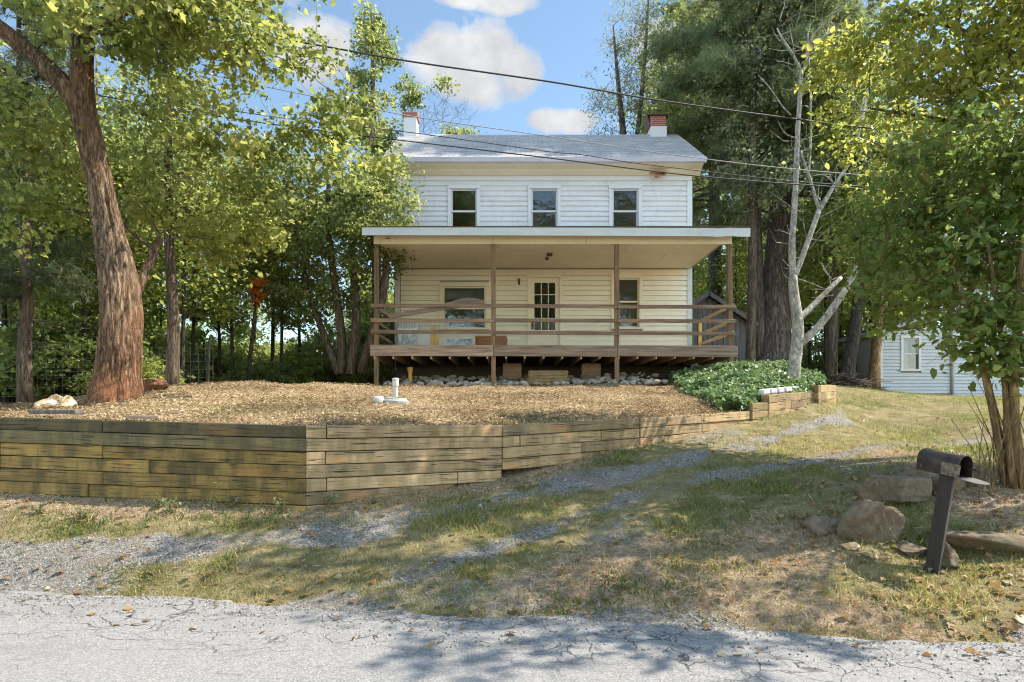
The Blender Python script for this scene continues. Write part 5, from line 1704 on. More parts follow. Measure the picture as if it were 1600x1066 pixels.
# pines behind the white tree
def pine(base, h, r0, label, seed, lean=(0, 0), crown0=.28, width=3.2, nb=46, tuft=34, group=None, top=None):
    rng = np.random.default_rng(seed)
    b = Vector(base)
    root = empty('pine_tree', b, label, 'tree', group)
    pts, rad = [], []
    for k in range(13):
        t = k / 12
        pts.append(b + Vector((lean[0] * math.sin(t * PI * .5), lean[1] * t, h * t)))
        rad.append(r0 * (1 - t) ** .8 * (1.25 if k == 0 else 1) + .02)
    mb = MB(); pp, rr2 = resample(pts, rad, .4); mb.tube(smooth_pts(pp, 2), rr2, 16, True, lambda i, t, q: 1 + .06 * mnoise.noise(Vector((math.cos(t) * 2, math.sin(t) * 2, q.z))))
    bmb = mb; TP_, TN = [], []
    for k in range(nb):
        t = crown0 + (1 - crown0) * ((k + rng.random()) / nb)
        i = min(int(t * 12), 11); ft = t * 12 - i
        p0 = pts[i].lerp(pts[i + 1], ft)
        L = width * (1 - .75 * ((t - crown0) / (1 - crown0)) ** 1.3) * rng.uniform(.55, 1.15)
        az = rng.random() * 2 * PI
        rise = rng.uniform(-.05, .35)
        bp = []
        for j in range(7):
            s = j / 6
            bp.append(p0 + Vector((math.cos(az) * L * s, math.sin(az) * L * s, L * (rise * s - .18 * s * s) + rng.normal() * .03 * L)))
        bmb.tube(bp, list(np.linspace(.03 + .012 * L, .008, 7)), 4, False)
        nt = int(tuft * L * .55)
        for _ in range(nt):
            s = .25 + .75 * rng.random() ** .7
            j = min(int(s * 6), 5)
            q = bp[j].lerp(bp[j + 1], s * 6 - j)
            w = .42 * L * (1.1 - s) + .12
            off = Vector((rng.normal() * w * .5, rng.normal() * w * .5, rng.normal() * .10 + .04))
            for _k in range(3):
                o2 = q + off + Vector(rng.normal(size=3)) * .13
                TP_.append(tuple(o2)); TN.append((math.cos(az) * .5 + rng.normal() * .5, math.sin(az) * .5 + rng.normal() * .5, .5 + rng.normal() * .4))
    build('trunk', bmb, M['bark_pine'], root, smooth=True)
    pos = np.array(TP_) - np.array(b); td = np.array(TN)
    me = leaf_mesh('crown', pos, rng.normal(size=pos.shape), .20 + .14 * rng.random(len(pos)), 'needles', M['leaf_pine'], rng, tdir=td)
    o = bpy.data.objects.new('crown', me); COL.objects.link(o); o.parent = root
    return root


pine(P(1205, 590, 22), 19.5, .58, 'massive leaning pine trunk just left of the white barked tree', 301, (1.0, .3), .30, 4.0, 90, 40)
pine(P(1190, 585, 21.9), 20.5, .17, 'straight slim dark pine behind the shed roof', 302, (-.5, -.3), .40, 4.4, 90, 36)
pine(P(1120, 590, 27), 20.0, .32, 'pine whose blue green boughs rise right of the brick chimney', 303, (-.2, 0), .3, 3.8, 60)
pine(P(1300, 590, 27), 19.0, .34, 'tall pine rising behind the forked bare white limbs', 304, (.3, .1), .3, 3.5, 56)
pine(P(1420, 590, 31), 18.0, .32, 'tall pine standing far behind the pale blue house', 305, (0, .1), .25, 3.3, 50)

# birch clump left of the porch
bd = 17.3
make_tree('birch_clump', 'multi stemmed birch with pale and dark trunks left of the porch', 'tree',
          [(px_tr([(535, 585, bd), (534, 520, bd), (524, 450, bd), (514, 380, bd), (512, 300, bd), (520, 200, bd)]), [.14, .12, .11, .09, .06, .03]),
           (px_tr([(548, 585, bd - .2), (557, 520, bd - .2), (556, 455, bd), (548, 400, bd), (560, 300, bd), (585, 190, bd)]), [.15, .13, .11, .09, .06, .03]),
           (px_tr([(565, 582, bd - .3), (580, 530, bd - .4), (597, 470, bd - .5), (606, 420, bd - .5), (600, 370, bd - .4), (590, 300, bd)]), [.14, .12, .11, .10, .07, .03]),
           (px_tr([(530, 585, bd), (505, 520, bd + .2), (485, 470, bd + .3), (470, 400, bd + .3), (455, 320, bd)]), [.12, .09, .08, .06, .03])],
          [E(545, 330, bd, 1.9, 1.6, 2.2), E(450, 320, bd, 1.5, 1.4, 1.8), E(520, 465, bd + .3, 1.5, 1.2, 1.1, .9), E(600, 300, bd - .2, .95, .9, 1.3), E(430, 430, bd + .6, 1.0, 1.0, 1.0, .6), E(595, 380, bd - .6, .8, .6, .6, 1.2)],
          360, 52, .11, .5, M['leaf_birch'], M['bark_brown'], 'ovate', 401, start=.35)
make_tree('poplar_tree', 'tall narrow poplar rising behind the birch against the sky', 'tree',
          [(px_tr([(590, 590, 22), (588, 400, 22), (584, 200, 22), (580, 20, 22)]), [.2, .16, .1, .03])],
          [E(582, 110, 22, .95, .95, 2.1), E(590, 230, 22, 1.3, 1.1, 1.6), E(560, 330, 22, 1.5, 1.2, 1.6), E(578, 30, 22, .35, .35, .6, 2.0)], 210, 60, .125, .42, M['leaf_birch'], M['bark_brown'], 'ovate', 402, start=.3, rise=.9)
# cedar at far left
cd = 12.6
rng = np.random.default_rng(55)
ced = empty('cedar_tree', tuple(P(40, 628, cd)), 'dark cedar with dead lower branches at the far left', 'tree')
mb = MB(); tr_ = px_tr([(40, 640, cd), (38, 560, cd), (42, 480, cd), (40, 380, cd), (36, 250, cd), (30, 100, cd), (28, -60, cd)]); mb.tube(tr_, [.16, .13, .12, .10, .08, .05, .02], 14)
TPs, TD = [], []
for k in range(60):
    t = .18 + .8 * rng.random()
    i = min(int(t * 6), 5); p0 = tr_[i].lerp(tr_[i + 1], t * 6 - i)
    az = rng.random() * 2 * PI; L = rng.uniform(.7, 1.7) * (1.15 - .5 * t)
    d_ = Vector((math.cos(az), math.sin(az), rng.uniform(-.1, .45)))
    bp = [p0 + d_ * L * s + Vector((0, 0, -.25 * L * s * s)) + Vector(rng.normal(size=3)) * .03 for s in np.linspace(0, 1, 5)]
    mb.tube(bp, [.02, .016, .012, .008, .005], 4, False)
    if t > .3:
        for _ in range(int(90 * L)):
            s = .2 + .8 * rng.random(); j = min(int(s * 4), 3); q = bp[j].lerp(bp[j + 1], s * 4 - j)
            TPs.append(tuple(q + Vector(rng.normal(size=3)) * (.06 + .13 * s))); TD.append((d_.x + rng.normal() * .6, d_.y + rng.normal() * .6, -.2 + rng.normal() * .5))
build('trunk', mb, M['bark_brown'], ced, smooth=True)
pos = np.array(TPs) - np.array(ced.location)
o = bpy.data.objects.new('crown', leaf_mesh('crown', pos, rng.normal(size=pos.shape), .12 + .08 * rng.random(len(pos)), 'needles', M['leaf_cedar'], rng, tdir=np.array(TD))); COL.objects.link(o); o.parent = ced

# slim trunk behind the maple
make_tree('slim_tree', 'slim straight grey trunked tree right of the big maple', 'tree', [(px_tr([(268, 612, 13.4), (272, 540, 13.4), (270, 460, 13.4), (264, 390, 13.4), (262, 250, 13.4), (270, 60, 13.4)]), [.15, .125, .11, .10, .08, .04])],
          [E(270, 200, 13.4, 1.5, 1.4, 1.6), E(330, 330, 13.6, 1.3, 1.0, .9), E(210, 330, 13.8, 1.1, 1.0, .9)], 140, 44, .11, .45, M['leaf_birch'], M['bark_brown'], 'ovate', 403, start=.4)
# dead orange leaved sapling
make_tree('orange_sapling', 'thin sapling topped with dead orange leaves among the left trees', 'tree', [(px_tr([(388, 600, 17), (392, 540, 17), (398, 490, 17), (402, 440, 17)]), [.06, .05, .035, .015])],
          [E(402, 455, 17, .16, .16, .32)], 16, 40, .10, .15, M['leaf_dead'], M['bark_dark'], 'ovate', 404, start=.6)
# willow like tree right of the chimney
make_tree('willow_tree', 'airy grey green tree behind the roof left of the brick chimney', 'tree', [(px_tr([(985, 600, 28), (985, 400, 28), (978, 250, 28), (965, 120, 28), (958, 40, 28)]), [.3, .25, .18, .09, .03]), (px_tr([(982, 300, 28), (1000, 180, 28), (1010, 60, 28), (1015, -40, 28)]), [.14, .1, .07, .03])],
          [E(965, 150, 28, 1.6, 1.5, 2.2), E(1000, 60, 28, 1.6, 1.4, 2.0), E(940, 215, 28, .8, .8, .8), E(1040, 150, 28, 1.4, 1.2, 2.0)], 270, 34, .15, .6, M['leaf_willow'], M['bark_brown'], 'narrow', 405, start=.4, droop=.6)
# bare tree and leafy sprig behind the ridge
make_tree('bare_tree', 'almost bare tree with fine upright twigs behind the left chimney', 'tree', [(px_tr([(655, 600, 31), (660, 300, 31), (668, 220, 31)]), [.2, .14, .09])],
          [E(690, 185, 31, 1.9, 1.2, 1.6), E(655, 200, 31, 1.0, 1.0, 1.2)], 130, 0, .1, .3, M['leaf_birch'], M['bark_brown'], 'diamond', 406, start=.55, arch=-.05, thick=.008, minr=.007)
make_tree('ridge_tree', 'low tree whose leafy top shows above the roof ridge', 'tree', [(px_tr([(720, 600, 29), (722, 300, 29), (722, 225, 29)]), [.18, .12, .05])],
          [E(715, 215, 29, .9, .7, .9), E(775, 238, 29, 1.2, .7, .35), E(690, 130, 29, .5, .5, .5, .8), E(640, 150, 29, .7, .6, .8, .9)], 85, 42, .15, .42, M['leaf_birch'], M['bark_brown'], 'ovate', 407, start=.6)

for k, (px, d, ells_, sd_) in enumerate(((1075, 25.5, [(1080, 90, 1.9, 2.6), (1050, 190, 1.2, 1.2), (1110, 260, 1.4, 1.6)], 411), (1172, 20.4, [(1180, 140, 1.5, 2.0), (1150, 270, 1.2, 1.2), (1210, 30, 1.2, 1.3), (1200, 300, 1.0, 1.0)], 412), (1300, 20.5, [(1300, 130, 1.6, 2.0), (1330, 280, 1.5, 1.4), (1270, 20, 1.3, 1.3), (1200, 60, 1.2, 1.6), (1290, 370, 1.1, .8)], 413))):
    make_tree('airy_tree', ['airy pale leaved tree just right of the brick chimney', 'airy pale leaved tree growing through the pine boughs above the shed', 'airy pale leaved tree seen between the bare white limbs and the yellowing leaves'][k], 'tree',
              [(px_tr([(px, 600, d), (px + 4, 400, d), (px + 2, 250, d), (px + 8, 120, d), (px + 6, 10, d)]), [.17, .14, .11, .07, .03])],
              [E(x_, y_, d, rx_, 1.5, rz_) for x_, y_, rx_, rz_ in ells_], 190, 30, .13, .55, M['leaf_birch' if k != 1 else 'leaf_willow'], M['bark_brown'], 'ovate', sd_, start=.35)
# tall crowns to the right, mostly above and beside the frame: they dapple the drive and the road
make_tree('roadside_tree', 'leafy roadside tree reaching in over the drive from beyond the right edge', 'tree',
          [([Vector((9.6, 6.4, .4)), Vector((9.3, 6.5, 5)), Vector((8.4, 6.7, 9)), Vector((7.2, 6.9, 12))], [.2, .17, .12, .04])],
          [(7.6, 7.2, 9.6, 1.9, 1.7, 1.2), (6.2, 8.4, 10.0, 1.6, 1.4, 1.0), (7.6, 5.0, 7.8, 1.3, .6, .9), (9.5, 6.3, 10.5, 2.0, 2.0, 1.6), (5.6, 7.6, 9.6, 1.5, 1.1, .9), (7.6, 8.6, 11.2, 1.8, 1.2, .9)], 330, 26, .11, .26, M['leaf_yellow'], M['bark_brown'], 'ovate', 505, start=.4)
# right foreground: multi stemmed small tree with broad leaves
rd = 6.6
make_tree('broad_leaved_tree', 'multi stemmed small tree with broad green leaves at the right edge', 'tree',
          [(px_tr([(1604, 790, rd), (1592, 730, rd), (1576, 660, rd), (1582, 590, rd), (1590, 500, rd), (1600, 380, rd)]), [.06, .055, .05, .045, .04, .025]),
           (px_tr([(1575, 770, rd + .1), (1566, 700, rd + .1), (1552, 640, rd + .1), (1540, 590, rd + .1), (1525, 520, rd + .2), (1490, 420, rd + .4)]), [.05, .045, .04, .035, .03, .018]),
           (px_tr([(1585, 775, rd), (1578, 720, rd), (1570, 660, rd), (1572, 580, rd), (1560, 480, rd + .2), (1540, 360, rd + .4)]), [.04, .036, .03, .027, .024, .014]),
           (px_tr([(1640, 760, rd), (1660, 600, rd), (1670, 420, rd + .2), (1680, 200, rd + .4)]), [.08, .07, .055, .03])],
          [E(1530, 380, 7.4, 1.2, 1.0, 1.0), E(1600, 250, 7.6, 1.3, 1.2, 1.0), E(1460, 440, 8.2, .9, .8, .65, .9), E(1540, 520, 6.7, .45, .4, .35, 1.6), E(1700, 300, 7.2, 1.4, 1.3, 1.6, .7), E(1420, 350, 8.6, .9, .8, .7, .8), E(1590, 470, 6.7, .5, .5, .6, 1.3), E(1500, 505, 7.0, .32, .35, .32, 3.0), E(1585, 555, 6.6, .28, .3, .28, 3.0)],
          300, 56, .10, .42, M['leaf_right'], M['bark_tan'], 'ovate', 501, droop=.8, start=.45, thick=.012)
make_tree('yellowing_tree', 'tree with long sprays of yellowing leaves across the top right corner', 'tree',
          [(px_tr([(1830, 720, 8.6), (1800, 400, 8.6), (1760, 150, 8.6), (1700, -60, 8.6)]), [.16, .13, .1, .05]), (px_tr([(1780, 260, 8.6), (1680, 140, 8.6), (1540, 60, 8.8), (1400, 10, 9.0)]), [.07, .055, .04, .018]), (px_tr([(1770, 300, 8.6), (1640, 230, 8.8), (1500, 190, 9.2), (1360, 170, 9.6)]), [.06, .05, .035, .015]),
           (px_tr([(1740, 60, 8.6), (1600, -40, 8.6), (1450, -100, 8.6)]), [.06, .05, .02])],
          [E(1540, 40, 8.6, 1.2, 1.0, .7, 1.2), E(1420, 60, 9.2, .8, .8, .55, .8), E(1400, 190, 9.6, .9, .8, .5, .8), E(1560, 170, 8.8, 1.1, .9, .6), E(1320, 180, 10, .5, .5, .3, .6), E(1700, 60, 8.6, 1.4, 1.3, 1.2, .7), E(1560, -120, 8.6, 1.8, 1.4, .9, .6), E(1330, 100, 9.8, .6, .6, .5, .5), E(1480, 270, 9.0, 1.0, .9, .5, .8), E(1360, 60, 9.6, .8, .7, .5, .8), E(1380, 290, 9.6, .6, .6, .4, .7), E(1480, 130, 9.0, 1.0, .8, .5, .8)],
          320, 40, .105, .42, M['leaf_yellow'], M['bark_brown'], 'ovate', 502, droop=.9, start=.5, thick=.012)
# thin suckers at its foot
rng = np.random.default_rng(8)
mb = MB()
for k in range(38):
    b = P(rng.uniform(1520, 1640), 775, rng.uniform(6.4, 7.2)); b.z = tz(b.x, b.y) - .03
    hgt = rng.uniform(.4, 1.3); ln = Vector((rng.normal() * .12, rng.normal() * .1, 0))
    mb.tube([b, b + ln * .5 * hgt + Vector((0, 0, hgt * .5)), b + ln * 1.6 * hgt + Vector((0, 0, hgt))], [.009, .007, .003], 4, False)
sk = empty('sucker_thicket', P(1580, 770, 6.8), 'thicket of thin tan shoots around the stems at the right edge', 'shrub')
build('stems', mb, M['bark_tan'], sk)

# dark trunk and brown trunk near the blue house
make_tree('dark_tree', 'dark crooked trunk tree left of the pale blue house', 'tree', [(px_tr([(1322, 612, 20), (1325, 570, 20), (1336, 520, 20), (1340, 470, 20), (1346, 420, 20), (1350, 300, 20), (1360, 150, 20)]), [.3, .2, .18, .16, .14, .10, .04])],
          [E(1350, 330, 20, 1.9, 1.6, 1.5), E(1400, 420, 20, 1.5, 1.3, .9, .8), E(1340, 200, 20, 1.6, 1.4, 1.4, .6), E(1290, 420, 21, 1.0, .9, .7, .6)], 230, 60, .13, .5, M['leaf_wood'], M['bark_dark'], 'ovate', 503, start=.45)
make_tree('brown_trunk_tree', 'orange brown trunk beside the corner of the pale blue house', 'tree', [(px_tr([(1364, 612, 21), (1367, 570, 21), (1371, 520, 21.3), (1376, 440, 21.5), (1390, 300, 21.5)]), [.24, .17, .15, .13, .05])],
          [E(1400, 360, 22, 1.8, 1.5, 1.2), E(1470, 300, 22, 1.6, 1.4, 1.3)], 150, 60, .13, .5, M['leaf_wood'], M['bark_tan'], 'ovate', 504, start=.6)
# brush pile by the blue house
mb = MB()
for k in range(70):
    a = P(rng.uniform(1295, 1362), 610, rng.uniform(18.6, 19.8)); a.z = tz(a.x, a.y) + rng.uniform(0, .35)
    d_ = Vector((rng.normal(), rng.normal() * .5, rng.normal() * .25)).normalized() * rng.uniform(.3, .9)
    mb.tube([a, a + d_ * .5 + Vector((0, 0, .03)), a + d_], [.022, .016, .007], 5, False)
bp_ = empty('brush_pile', P(1330, 612, 19.2), 'pile of grey dead branches left of the pale blue house', 'brush pile'); build('branches', mb, M['bark_brown'], bp_)

# ------------------------------------------------------------------ background woods
def proto_tree(name, label, h, cr, seed, lm, bm_, group, n_cl=150, per=60, ls=.17, trunk=.14, low=.3):
    rng = np.random.default_rng(seed)
    lean = rng.normal(size=2) * .04 * h
    pts = [Vector((0, 0, -.3)), Vector((lean[0] * .2, lean[1] * .2, h * .3)), Vector((lean[0] * .6, lean[1] * .6, h * .6)), Vector((lean[0], lean[1], h * .95))]
    el = [(lean[0] * .8, lean[1] * .8, h * (.5 + low * .5), cr, cr, h * (.5 - low * .5), 1.0)]
    for k in range(3):
        a = rng.random() * 6.28
        el.append((math.cos(a) * cr * .6, math.sin(a) * cr * .6, h * rng.uniform(low + .08, .8), cr * .6, cr * .6, h * .13, 1.2))
    return make_tree(name, label, 'tree', [(pts, [trunk, trunk * .8, trunk * .5, .02])], el, n_cl, per, ls, .6, lm, bm_, 'diamond', seed, loc=(0, 0, 0), group=group, start=.25, sides=4, trunk_sides=8)


LW, RW, BW, CW = 'trees of the wood left of the house', 'trees of the wood right of the house', 'trees behind the house', 'trees across the road'
pa = proto_tree('woodland_tree', '', 11, 2.5, 601, M['leaf_wood'], M['bark_dark'], LW, 170, 50, .17, .15, .22)
pb_ = proto_tree('woodland_tree', '', 13, 2.0, 602, M['leaf_birch'], M['bark_brown'], LW, 170, 46, .16, .13, .3)
pc = proto_tree('slender_tree', '', 7, 1.3, 603, M['leaf_wood'], M['bark_dark'], LW, 80, 44, .14, .06, .28)
pd = proto_tree('woodland_tree', '', 9, 2.2, 604, M['leaf_yellow'], M['bark_brown'], LW, 150, 46, .16, .12, .25)
LL = {'a': 'one of the bushy mid green trees filling the wood on the left', 'b': 'one of the tall paler trees filling the wood on the left', 'c': 'one of the slender dark stemmed saplings in the wood on the left', 'd': 'one of the yellow green trees filling the wood on the left'}
RL = {'a': 'one of the bushy mid green trees in the wood behind the blue house', 'b': 'one of the tall paler trees in the wood behind the blue house', 'c': 'one of the slender dark saplings in the wood right of the porch', 'd': 'one of the yellow green trees in the wood behind the blue house'}
PR = {'a': pa, 'b': pb_, 'c': pc, 'd': pd}
used = {k: False for k in PR}
wr = random.Random(31)


def plant(kind, x, y, side='L', s=None):
    lab = {'L': LL, 'R': RL}.get(side, None)
    lab = lab[kind] if lab else ('one of the trees standing across the road' if side == 'C' else 'one of the trees just showing behind the house')
    grp = {'L': LW, 'R': RW, 'C': CW, 'B': BW}[side]
    z = tz(x, y) if side != 'C' else 0
    s = s or wr.uniform(.85, 1.2)
    rz = wr.uniform(0, 6.28)
    if not used[kind]:
        r = PR[kind]; r.location = (x, y, z); r.rotation_euler = (0, 0, rz); r.scale = (s, s, s); r['label'] = lab; r['group'] = grp; used[kind] = True
        return r
    return dup(PR[kind], (x, y, z), rz, (s, s, s), lab, grp)


def pxd(px, d): return ((px - 800) / F * d, d)


for k, px, d in (('a', 20, 16), ('d', 110, 17.5), ('c', 75, 15), ('c', 130, 14.6), ('b', 160, 20), ('c', 215, 16), ('c', 300, 17.5), ('c', 345, 19), ('c', 365, 17.5), 
                 ('c', 425, 20), ('c', 440, 18.5), ('c', 470, 21), ('a', -60, 18), ('b', -120, 22), ('d', -30, 24), ('a', 90, 26), ('c', 10, 14.4), ('c', -20, 17), ('c', 395, 24), ('c', 250, 22), ('d', 160, 33), ('b', 20, 32), ('a', -150, 30), ('c', 285, 15.5), ('c', 180, 15.8)):
    x, y = pxd(px, d); plant(k, x, y, 'L')
for k, px, d in (('b', 1260, 33), ('a', 1340, 30), ('d', 1400, 27), ('a', 1480, 31), ('b', 1560, 29), ('d', 1640, 32), ('c', 1290, 22), ('c', 1310, 25), ('c', 1265, 24), ('c', 1360, 24), ('a', 1220, 36), ('b', 1180, 38), ('d', 1300, 37), ('a', 1420, 38), ('b', 1700, 34), ('c', 1150, 26), ('c', 1110, 29), ('d', 1130, 33), ('a', 1060, 37), ('b', 1500, 40), ('c', 1275, 28), ('a', 1600, 40), ('d', 1350, 42)):
    x, y = pxd(px, d); plant(k, x, y, 'R')
for k, px, d, s_ in (('b', 1090, 36, 1.9), ('b', 1180, 40, 1.9), ('a', 1260, 42, 2.0), ('b', 1330, 46, 2.0), ('a', 1420, 46, 1.9), ('b', 1030, 44, 1.5), ('b', 1520, 46, 1.9)):
    x, y = pxd(px, d); plant(k, x, y, 'R', s_)
for k, px, d, s_ in (('a', 560, 40, 1.0), ('d', 600, 36, .8), ('a', 640, 40, .8), ('a', 230, 50, 1.4), ('d', 140, 48, 1.4), ('a', 50, 46, 1.3), ('b', -40, 44, 1.3), ('d', 590, 28, .6), ('c', 620, 27, .8), ('c', 575, 26, .8)):
    x, y = pxd(px, d); plant(k, x, y, 'L', s_)
for k, x, y in (('a', -11, -15), ('b', -6, -13), ('a', -1, -17), ('d', 4, -13), ('b', 9, -15), ('a', 14, -13), ('b', -17, -14), ('a', 6, -20), ('b', -3, -21)):
    plant(k, x, y, 'C', 2.0)


# understory shrubs
def bush(name, h, r, seed, lm, n_cl=60, per=55, ls=.11, templ='diamond'):
    rng = np.random.default_rng(seed)
    st = [([Vector((0, 0, -.1)), Vector((rng.normal() * .2, rng.normal() * .2, h * .6))], [.025, .01]) for _ in range(4)]
    el = [(0, 0, h * .5, r, r, h * .5, 1)] + [(math.cos(a) * r * .6, math.sin(a) * r * .6, h * .35, r * .55, r * .55, h * .3, 1) for a in (0.5, 2.6, 4.5)]
    return make_tree(name, 'x', 'shrub', st, el, n_cl, per, ls, .28, lm, M['bark_dark'], templ, seed, loc=(0, 0, 0), parts=('stems', 'foliage'), start=.2, sides=4, trunk_sides=5, minr=.004, thick=.008)


ba = bush('undergrowth_shrub', 1.5, 1.0, 701, M['leaf_wood'])
bb = bush('undergrowth_shrub', 2.2, 1.1, 702, M['leaf_green'], 75, 55, .12)
bc = bush('undergrowth_shrub', 1.1, .9, 703, M['leaf_birch'], 55, 55, .10)
BS = [ba, bb, bc]
first = [True] * 3
SL = ['one of the low mid green shrubs in the undergrowth of the left wood', 'one of the taller dark green shrubs in the undergrowth of the left wood', 'one of the low pale green shrubs in the undergrowth of the left wood']
SR = ['one of the low mid green shrubs under the trees right of the porch', 'one of the taller dark green shrubs under the trees right of the porch', 'one of the low pale green shrubs under the trees right of the porch']
for i in range(96):
    leftw = i < 70
    if leftw:
        px = wr.uniform(-80, 540); d = wr.uniform(14.2, 24) if px < 260 else wr.uniform(17.5, 27)
        if 455 < px and d < 20: d = wr.uniform(20.5, 27)
    else:
        px = wr.uniform(1130, 1375) if i < 92 else wr.uniform(1290, 1365); d = wr.uniform(23.5, 32)
    x, y = pxd(px, d)
    k = wr.randrange(3)
    s = wr.uniform(.75, 1.35)
    r = BS[k]
    if first[k]:
        first[k] = False
        r.location = (x, y, tz(x, y)); r.scale = (s, s, s)
    else:
        r = dup(r, (x, y, tz(x, y)), wr.uniform(0, 6.28), (s, s, s * wr.uniform(.8, 1.2)))
    tag(r, SL[k] if leftw else SR[k], 'shrub', 'shrubs under the left trees' if leftw else 'shrubs under the right trees')

for i in range(58):
    if i >= 46:
        px = wr.uniform(215, 560); d = wr.uniform(19, 25) if px < 430 else wr.uniform(20.5, 25); s = wr.uniform(1.0, 1.8)
    elif i < 34:
        px = wr.uniform(150, 585); d = wr.uniform(25, 37)
        s = wr.uniform(1.3, 2.3)
    else:
        px = wr.uniform(555, 622); d = wr.uniform(19.6, 25); s = wr.uniform(.9, 1.4)
    x, y = pxd(px, d); k = wr.randrange(3)
    tag(dup(BS[k], (x, y, tz(x, y) - .1), wr.uniform(0, 6.28), (s, s, s)), SL[k], 'shrub', 'shrubs under the left trees')
# ------------------------------------------------------------------ grass, weeds, gravel, leaves
rng = np.random.default_rng(909)
N = 640000
# sample denser near the camera
d = 4.3 + (rng.random(N) ** 1.45) * 17
px = rng.uniform(-40, 1640, N)
X = (px - 800) / F * d; Y = d
keepb = ~in_poly(X, Y, [tuple(w[:2]) for w in WALL] + [(9.5, 22), (-15, 22)])
X, Y = X[keepb], Y[keepb]
gr_, di_, wo_ = masks(X, Y)
dens = np.where((X > 2.6) & (Y < 6.6), .55, 1.0) * np.clip(1 - gr_ * 1.05, 0, 1) * np.clip(1 - di_ * .8, .05, 1) * (1 - wo_ * .9)
clump = sstep(.35, .62, nz2(X, Y, 2.6, 12.0)) * .85 + .15
kk = rng.random(len(X)) < dens * clump * .62
X, Y = X[kk], Y[kk]
Z = T(X, Y)
tall = nz2(X, Y, 1.7, 14.0)
hgt = (.026 + .062 * rng.random(len(X)) * (.35 + tall)) * np.where(Y > 11, .9, 1.0)
dry = nz2(X, Y, 1.2, 15.0)
rnd = np.clip(dry * .75 + rng.normal(0, .2, len(X)) - .02, 0, 1)
pos = np.stack([X, Y, Z - .005], 1)
td = rng.normal(size=pos.shape) * np.array([.55, .55, .1]) + np.array([0, 0, 1.0])
nrm = rng.normal(size=pos.shape) * np.array([1, 1, .2])
link_stuff('grass', leaf_mesh('grass', pos, nrm, hgt, 'blade', M['grass'], rng, tdir=td, rnd=rnd, width=1.6), 'thin patchy grass between the gravel wheel tracks and on the verge', 'grass')
print('grass', len(X))
# dry thatch on the bank by the mailbox and verge
N = 110000
d = rng.uniform(4.3, 9, N); px = rng.uniform(0, 1640, N)
X = (px - 800) / F * d; Y = d
keepb = ~in_poly(X, Y, [tuple(w[:2]) for w in WALL] + [(9.5, 22), (-15, 22)])
X, Y = X[keepb], Y[keepb]
gr_, di_, wo_ = masks(X, Y)
kk = rng.random(len(X)) < np.clip(di_ * .8 + .12, 0, 1) * (1 - gr_ * .8) * .6
X, Y = X[kk], Y[kk]
pos = np.stack([X, Y, T(X, Y) + .01], 1)
td = rng.normal(size=pos.shape) * np.array([1, 1, .25]) + np.array([0, 0, .15])
link_stuff('dry_grass', leaf_mesh('dry_grass', pos, rng.normal(size=pos.shape) + np.array([0, 0, 1.0]), .03 + .06 * rng.random(len(X)), 'blade', M['straw'], rng, tdir=td), 'dry straw and thatch lying over the verge', 'dry grass')
# grass on the mound by the septic cover and behind
p = Mpt(60000, rng)
k1 = (p[:, 0] > -4.2) & (p[:, 0] < .8) & (p[:, 1] < 10.6) & (rng.random(len(p)) < .5 * sstep(.45, .7, nz2(p[:, 0], p[:, 1], 1.3, 6.0)))
k2 = (p[:, 1] > 14.2) & (p[:, 0] < -3.6) & (p[:, 0] > -8.5) & (rng.random(len(p)) < .6)
p = p[k1 | k2]
td = rng.normal(size=p.shape) * np.array([.6, .6, .1]) + np.array([0, 0, 1.0])
link_stuff('yard_grass', leaf_mesh('yard_grass', p, rng.normal(size=p.shape) * np.array([1, 1, .2]), .03 + .06 * rng.random(len(p)), 'blade', M['grass'], rng, tdir=td, width=1.6), 'sparse short grass growing through the mulch near the septic cover', 'grass')
# gravel stones: small tilted chips in the tracks
N = 200000
d = 4.2 + rng.random(N) ** 1.4 * 9; px = rng.uniform(-40, 1640, N)
X = (px - 800) / F * d; Y = d
keepb = ~in_poly(X, Y, [tuple(w[:2]) for w in WALL] + [(9.5, 22), (-15, 22)])
X, Y = X[keepb], Y[keepb]
gr_, di_, wo_ = masks(X, Y)
kk = rng.random(len(X)) < np.clip(gr_, 0, 1) * .32 * np.clip(6 / Y, 0, 1)
X, Y = X[kk], Y[kk]
oct_v = np.array([(1, 0, 0), (0, 1, 0), (-1, 0, 0), (0, -1, 0), (0, 0, .7), (0, 0, -.7)], float)
oct_f = np.array([(0, 1, 4), (1, 2, 4), (2, 3, 4), (3, 0, 4), (1, 0, 5), (2, 1, 5), (3, 2, 5), (0, 3, 5)])
TEMPL['stone'] = (oct_v[:, [0, 1, 2]] * .5, [oct_f])
pos = np.stack([X, Y, T(X, Y) + .004], 1)
link_stuff('gravel', leaf_mesh('gravel', pos, rng.normal(size=pos.shape) + np.array([0, 0, .6]), .009 + .02 * rng.random(len(X)) ** 2, 'stone', M['gravel'], rng), 'loose grey gravel in the wheel tracks and along the road edge', 'gravel')
N = 5000
X = rng.uniform(-6, 5, N); Y = edge_y(X) - .02 - .7 * rng.random(N) ** 2.2
pos = np.stack([X, Y, np.full(N, .022)], 1)
link_stuff('road_grit', leaf_mesh('road_grit', pos, rng.normal(size=pos.shape) + np.array([0, 0, .6]), .006 + .018 * rng.random(N) ** 3, 'stone', M['gravel'], rng), 'fine grit strewn along the crumbling edge of the road', 'grit')
